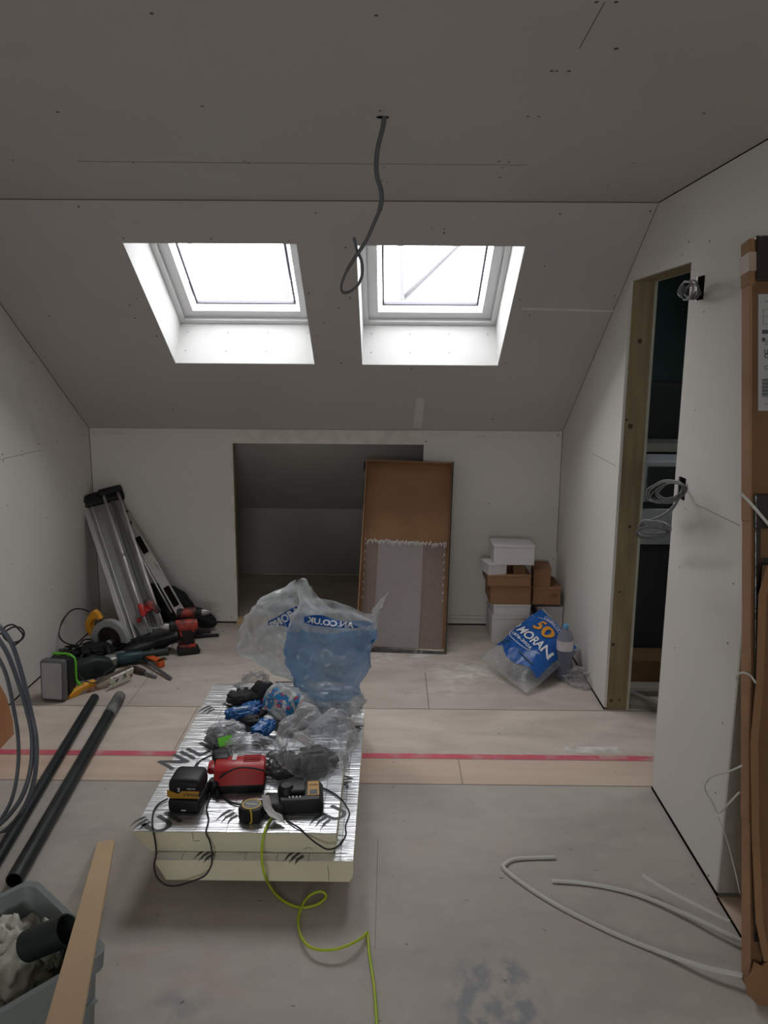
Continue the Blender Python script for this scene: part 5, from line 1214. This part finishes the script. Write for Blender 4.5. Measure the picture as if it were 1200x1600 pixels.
# black plugs and cords
p = onz(336, 1236, ZT)
t = thing('mains_plug', 'black mains plug lying left of the red charger', 'plug', loc=p)
b = B(); lathe(b, [(.012, 0), (.024, .006), (.026, .028), (.018, .045)], 16, TR(p.x, p.y, ZT)); obj('plug_body', b, BLK, t, smooth='auto')
b = B(); tube(b, [p + V((.01, -.02, .02)), p + V((.02, -.055, .012))], [.011, .006], 10); obj('strain_relief', b, BLK, t, smooth=True)
p = onz(345, 1192, ZT); b = B(); box(b, (-.03, -.025, 0), (.03, .025, .05), TR(p.x, p.y, ZT) @ RZ(20), bev=.01, seg=2); tag(obj('mains_plug', b, BLK, smooth='auto'), 'black mains plug behind the left end of the red charger', 'plug')
g = Z2 + .006
def T(u, v, z=g): return onz(u, v, z)
cable('charger_lead', [T(300, 1206, .2 + DZ_), T(309, 1192), T(322, 1184), T(336, 1180, .18 + DZ_), T(350, 1186, .20 + DZ_)], .0032, BLKR, 'black lead arching from the left charger back to a plug', 'lead', 6)
cable('charger_lead', [T(262, 1248), T(248, 1256), T(240, 1268), T(238, 1285), ony(240, 1300, 2.386 * KS), ony(243, 1318, 2.372 * KS), ony(244, 1335, 2.345 * KS), ony(241, 1352, 2.335 * KS), ony(245, 1370, 2.33 * KS), ony(258, 1382, 2.325 * KS), ony(275, 1384, 2.315 * KS), ony(300, 1377, 2.315 * KS), ony(320, 1368, 2.32 * KS), ony(330, 1352, 2.33 * KS), ony(331, 1332, 2.345 * KS), ony(328, 1315, 2.375 * KS), ony(322, 1300, 2.385 * KS), T(326, 1280), T(323, 1262), T(330, 1240)], .0028, BLKR, 'black lead dangling in a big loop over the front left of the boards', 'lead', 6)
cable('charger_lead', [T(342, 1240), T(362, 1254), T(382, 1258), T(396, 1262)], .0035, BLKR, 'black lead from the plug towards the tape measure', 'lead', 6)
cable('charger_lead', [T(340, 1218, .2 + DZ_), T(355, 1207, .252 + DZ_), T(372, 1200, .262 + DZ_), T(392, 1200, .262 + DZ_), T(412, 1204, .25 + DZ_), T(420, 1212, .2 + DZ_)], .003, BLKR, 'black lead draped across the top of the red charger', 'lead', 6)
cable('charger_lead', [T(496, 1228), T(515, 1236), T(530, 1246), T(540, 1258), ony(546, 1272, 2.5 * KS), ony(540, 1290, 2.42 * KS), ony(540, 1306, 2.36 * KS), ony(528, 1322, 2.34 * KS), ony(512, 1327, 2.335 * KS), ony(495, 1318, 2.35 * KS), ony(480, 1306, 2.375 * KS), T(468, 1294), T(452, 1284), T(446, 1276)], .0028, BLKR, 'black lead looping over the front right corner of the boards', 'lead', 6)
cable('extension_cord', [T(424, 1278), T(418, 1288), T(414, 1298, .165 + DZ_), ony(411, 1312, 2.365 * KS), ony(409, 1330, 2.34 * KS), ony(410, 1350, 2.32 * KS), ony(414, 1368, 2.30 * KS), onz(422, 1385, .02), onz(436, 1402, .008), onz(455, 1414, .006), onz(475, 1418, .006), onz(496, 1413, .012), onz(509, 1402, .02), onz(505, 1394, .03), onz(494, 1394, .03), onz(480, 1403, .022), onz(470, 1420, .018), onz(466, 1440, .010), onz(470, 1462, .012), onz(482, 1478, .02), onz(500, 1484, .025), onz(525, 1483, .03), onz(550, 1474, .03), onz(567, 1464, .02), onz(573.5, 1457, .008), onz(575, 1466, .006), onz(577, 1490, .006), onz(583, 1530, .006), onz(587, 1570, .006), onz(590, 1630, .006)], .0042, LIME, 'lime green cord trailing off the boards and along the floor', 'cord', 7)

# packet of wipes / rag roll
a, c = onz(425, 1092, .20 + DZ_), onz(478, 1110, .20 + DZ_)
M = basis(V((onz(452, 1128, ZT).x, onz(452, 1128, ZT).y, .232 + DZ_)), V((1, -.75, -.12)), (0, 0, 1))
t = thing('wipes_packet', 'fat white packet printed with blue and red shapes, behind the blue packages', 'packet', M=M)
b = B(); bmesh.ops.create_icosphere(b, subdivisions=5, radius=1)
def pk(c):
    x = math.copysign(abs(c.x) ** .8, c.x) * .098; rr = .070 * (1 + .20 * folds(c, 2.2, 3)); q = V((0, c.y, c.z)); q = q.normalized() * (q.length ** .28); return V((x, q.y * rr, q.z * rr))
for v in b.verts: v.co = pk(v.co)
obj('wrapper', b, mat('white_wrapper', (.58, .60, .60), .25, bump=.5, bscale=18), t, smooth=True, world=False)
g2 = random.Random(4)
for k in range(19):
    d0 = V((g2.uniform(-.8, .85), g2.uniform(-1, -.1), g2.uniform(-.3, 1))).normalized(); e = d0.orthogonal().normalized(); f = d0.cross(e); rot = g2.uniform(0, 6)
    for rr, mm, of in ((.27, mat('cyan_print', (.02, .22, .48), .3), 1.015), (.09, mat('pink_print', (.50, .08, .15), .3), 1.03)):
        b = B(); vs = []
        for q in range(5): a = rot + (0, .5, 2.1, 2.6, 4.2)[q]; vs.append(b.verts.new(pk((d0 + (e * math.cos(a) + f * math.sin(a)) * rr * 1.25).normalized() * 1.0) * of))
        cc = b.verts.new(pk(d0) * (of + .02))
        for q in range(5): b.faces.new((vs[q], vs[(q + 1) % 5], cc))
        obj('printed_shape', b, mm, t, world=False)
# blue wrapped packs
for k, (u, v, z, r, rot, lab) in enumerate(((378, 1114, .20 + DZ_, (.065, .032, .022), 18, 'blue plastic wrapped pack lying uppermost left of the white packet'), (411, 1138, .20 + DZ_, (.035, .055, .024), -20, 'shiny blue wrapped pack in front of the white packet'), (395, 1105, .19 + DZ_, (.04, .03, .02), 40, 'small blue wrapped pack tucked beside the black gloves'))):
    p = onz(u, v, z); b = B(); bmesh.ops.create_icosphere(b, subdivisions=5, radius=1)
    for v_ in b.verts:
        c = v_.co; c = V((math.copysign(abs(c.x) ** .55, c.x) * r[0], math.copysign(abs(c.y) ** .55, c.y) * r[1], math.copysign(abs(c.z) ** .7, c.z) * r[2])) * (1 + .22 * folds(V(v_.co), 2.4, k)); v_.co = TR(*p) @ RZ(rot) @ c
    o = tag(obj('wrapped_pack', b, BLUEW, smooth=True), lab, 'pack')
    ROOTM[o.name] = Matrix()
    b = B(); box(b, (-r[0] * .5, -.004, r[2] * 1.02), (r[0] * .4, .004, r[2] * 1.06), TR(*p) @ RZ(rot)); obj('printed_line', b, WPL, o)
# black gloves
for k, (u, v, r, rot, lab) in enumerate(((382, 1094, (.075, .04, .03), 10, 'black work glove lying flat behind the blue packs'), (407, 1088, (.035, .05, .055), 0, 'black work glove propped upright beside the white packet'), (392, 1128, (.05, .035, .02), -25, 'black work glove between the two blue packs'))):
    p = onz(u, v, .175 + DZ_); t = thing('work_glove', lab, 'glove', loc=p)
    b = blob(p + V((0, 0, .01)), r, k + 11., .22, 3, 4, RZ(rot), ZT); obj('palm', b, BLKR, t, smooth=True)
    for j in range(4):
        a0 = R_(rot + 60 + j * 22); q = p + V((math.cos(a0) * r[0] * .8, math.sin(a0) * r[1] * .9, .015)); e = q + V((math.cos(a0) * .045, math.sin(a0) * .045, .012 - .006 * j))
        b = B(); tube(b, [q, q.lerp(e, .5) + V((0, 0, .006)), e], [.011, .010, .006], 8, smooth=3); obj('finger', b, BLKR, t, smooth=True)
# clear wrapped goods at left (green label)
p = onz(345, 1152, .18 + DZ_)
t = thing('packaged_fitting', 'clear wrapped grey fitting with bright green and blue label, left in the pile', 'package', loc=p)
b = blob(p + V((0, 0, .005)), (.052, .05, .035), 6.4, .18, 3, 4, None, ZT); obj('fitting', b, mat('grey_fitting', (.13, .14, .14), .4, col2=(.22, .23, .23), scale=14), t, smooth=True)
c1 = onz(352, 1158, .205 + DZ_); b = B(); box(b, (-.026, -.02, -.002), (.026, .02, .002), TR(*c1) @ RX(32) @ RZ(20), bev=.001); obj('green_label', b, GREEN, t)
c1 = onz(333, 1157, .175 + DZ_); b = B(); box(b, (-.035, -.012, -.002), (.03, .014, .002), TR(*c1) @ RX(32) @ RZ(-12), bev=.001); obj('blue_label', b, mat('navy_label', (.01, .05, .14), .4), t)
b = blob(p + V((.02, 0, .01)), (.078, .065, .05), 2.9, .25, 3.5, 5, None, ZT); obj('wrapping', b, FILMG, t, smooth=True)
p = onz(388, 1170, .18 + DZ_); b = blob(p + V((.01, 0, 0)), (.115, .07, .045), 8.8, .3, 3.5, 5, RZ(-15), ZT); tag(obj('plastic_bag', b, FILMG, smooth=True), 'crumpled grey see-through bag just behind the red charger', 'bag')
# bag with dark items at right
p = onz(492, 1178, .20 + DZ_)
t = thing('plastic_bag', 'large crumpled clear bag holding a dark round object, at the right of the boards', 'bag', loc=p)
b = blob(p + V((.0, .01, .03)), (.145, .15, .13), 5.5, .27, 2.6, 6, RZ(30) @ RX(-10), ZT); obj('film', b, FILMG, t, smooth=True)
p2 = onz(492, 1188, .185 + DZ_); t = thing('knee_pad', 'dark grey moulded pad seen inside the large crumpled clear bag', 'pad', loc=p2)
b = blob(p2, (.085, .06, .042), 1.1, .16, 2.2, 5, RZ(20), ZT + .004); obj('shell', b, mat('charcoal_shell', (.016, .018, .02), .5), t, smooth=True)
b = B(); box(b, (-.05, -.02, .036), (.03, .03, .046), TR(*p2) @ RZ(20), bev=.004); obj('ridge', b, BLK, t, smooth='auto')
p3 = onz(474, 1155, .24 + DZ_); b = B(); box(b, (-.055, -.004, -.016), (.055, .004, .016), TR(*p3) @ RZ(-50) @ RX(-40), bev=.003); tag(obj('paper_insert', b, WPL), 'pale paper insert inside the large crumpled clear bag', 'paper')
p = onz(440, 1195, .18 + DZ_); b = blob(p, (.075, .085, .035), 7.2, .25, 3, 5, RZ(10), ZT); tag(obj('plastic_bag', b, film('smoky_film', (.08, .08, .085), .45, .45, rough=.16, bump=.6, bscale=18), smooth=True), 'dark smoky plastic bag between the red charger and the clear bag', 'bag')
p = onz(398, 1072, .19 + DZ_); b = blob(p, (.075, .045, .05), 1.9, .4, 5, 5, RZ(8), ZT); tag(obj('plastic_wrapper', b, MATS['crinkled_clear'], smooth=True), 'crinkled clear wrapper at the back left of the pile, behind the gloves', 'wrapper')
p = onz(532, 1100, .19 + DZ_); b = blob(p + V((.0, .0, .0)), (.11, .09, .035), 3.9, .35, 4, 5, RZ(35), ZT); tag(obj('plastic_wrapper', b, FILMC, smooth=True), 'clear wrapper at the foot of the upright blue bag, back right of the boards', 'wrapper')
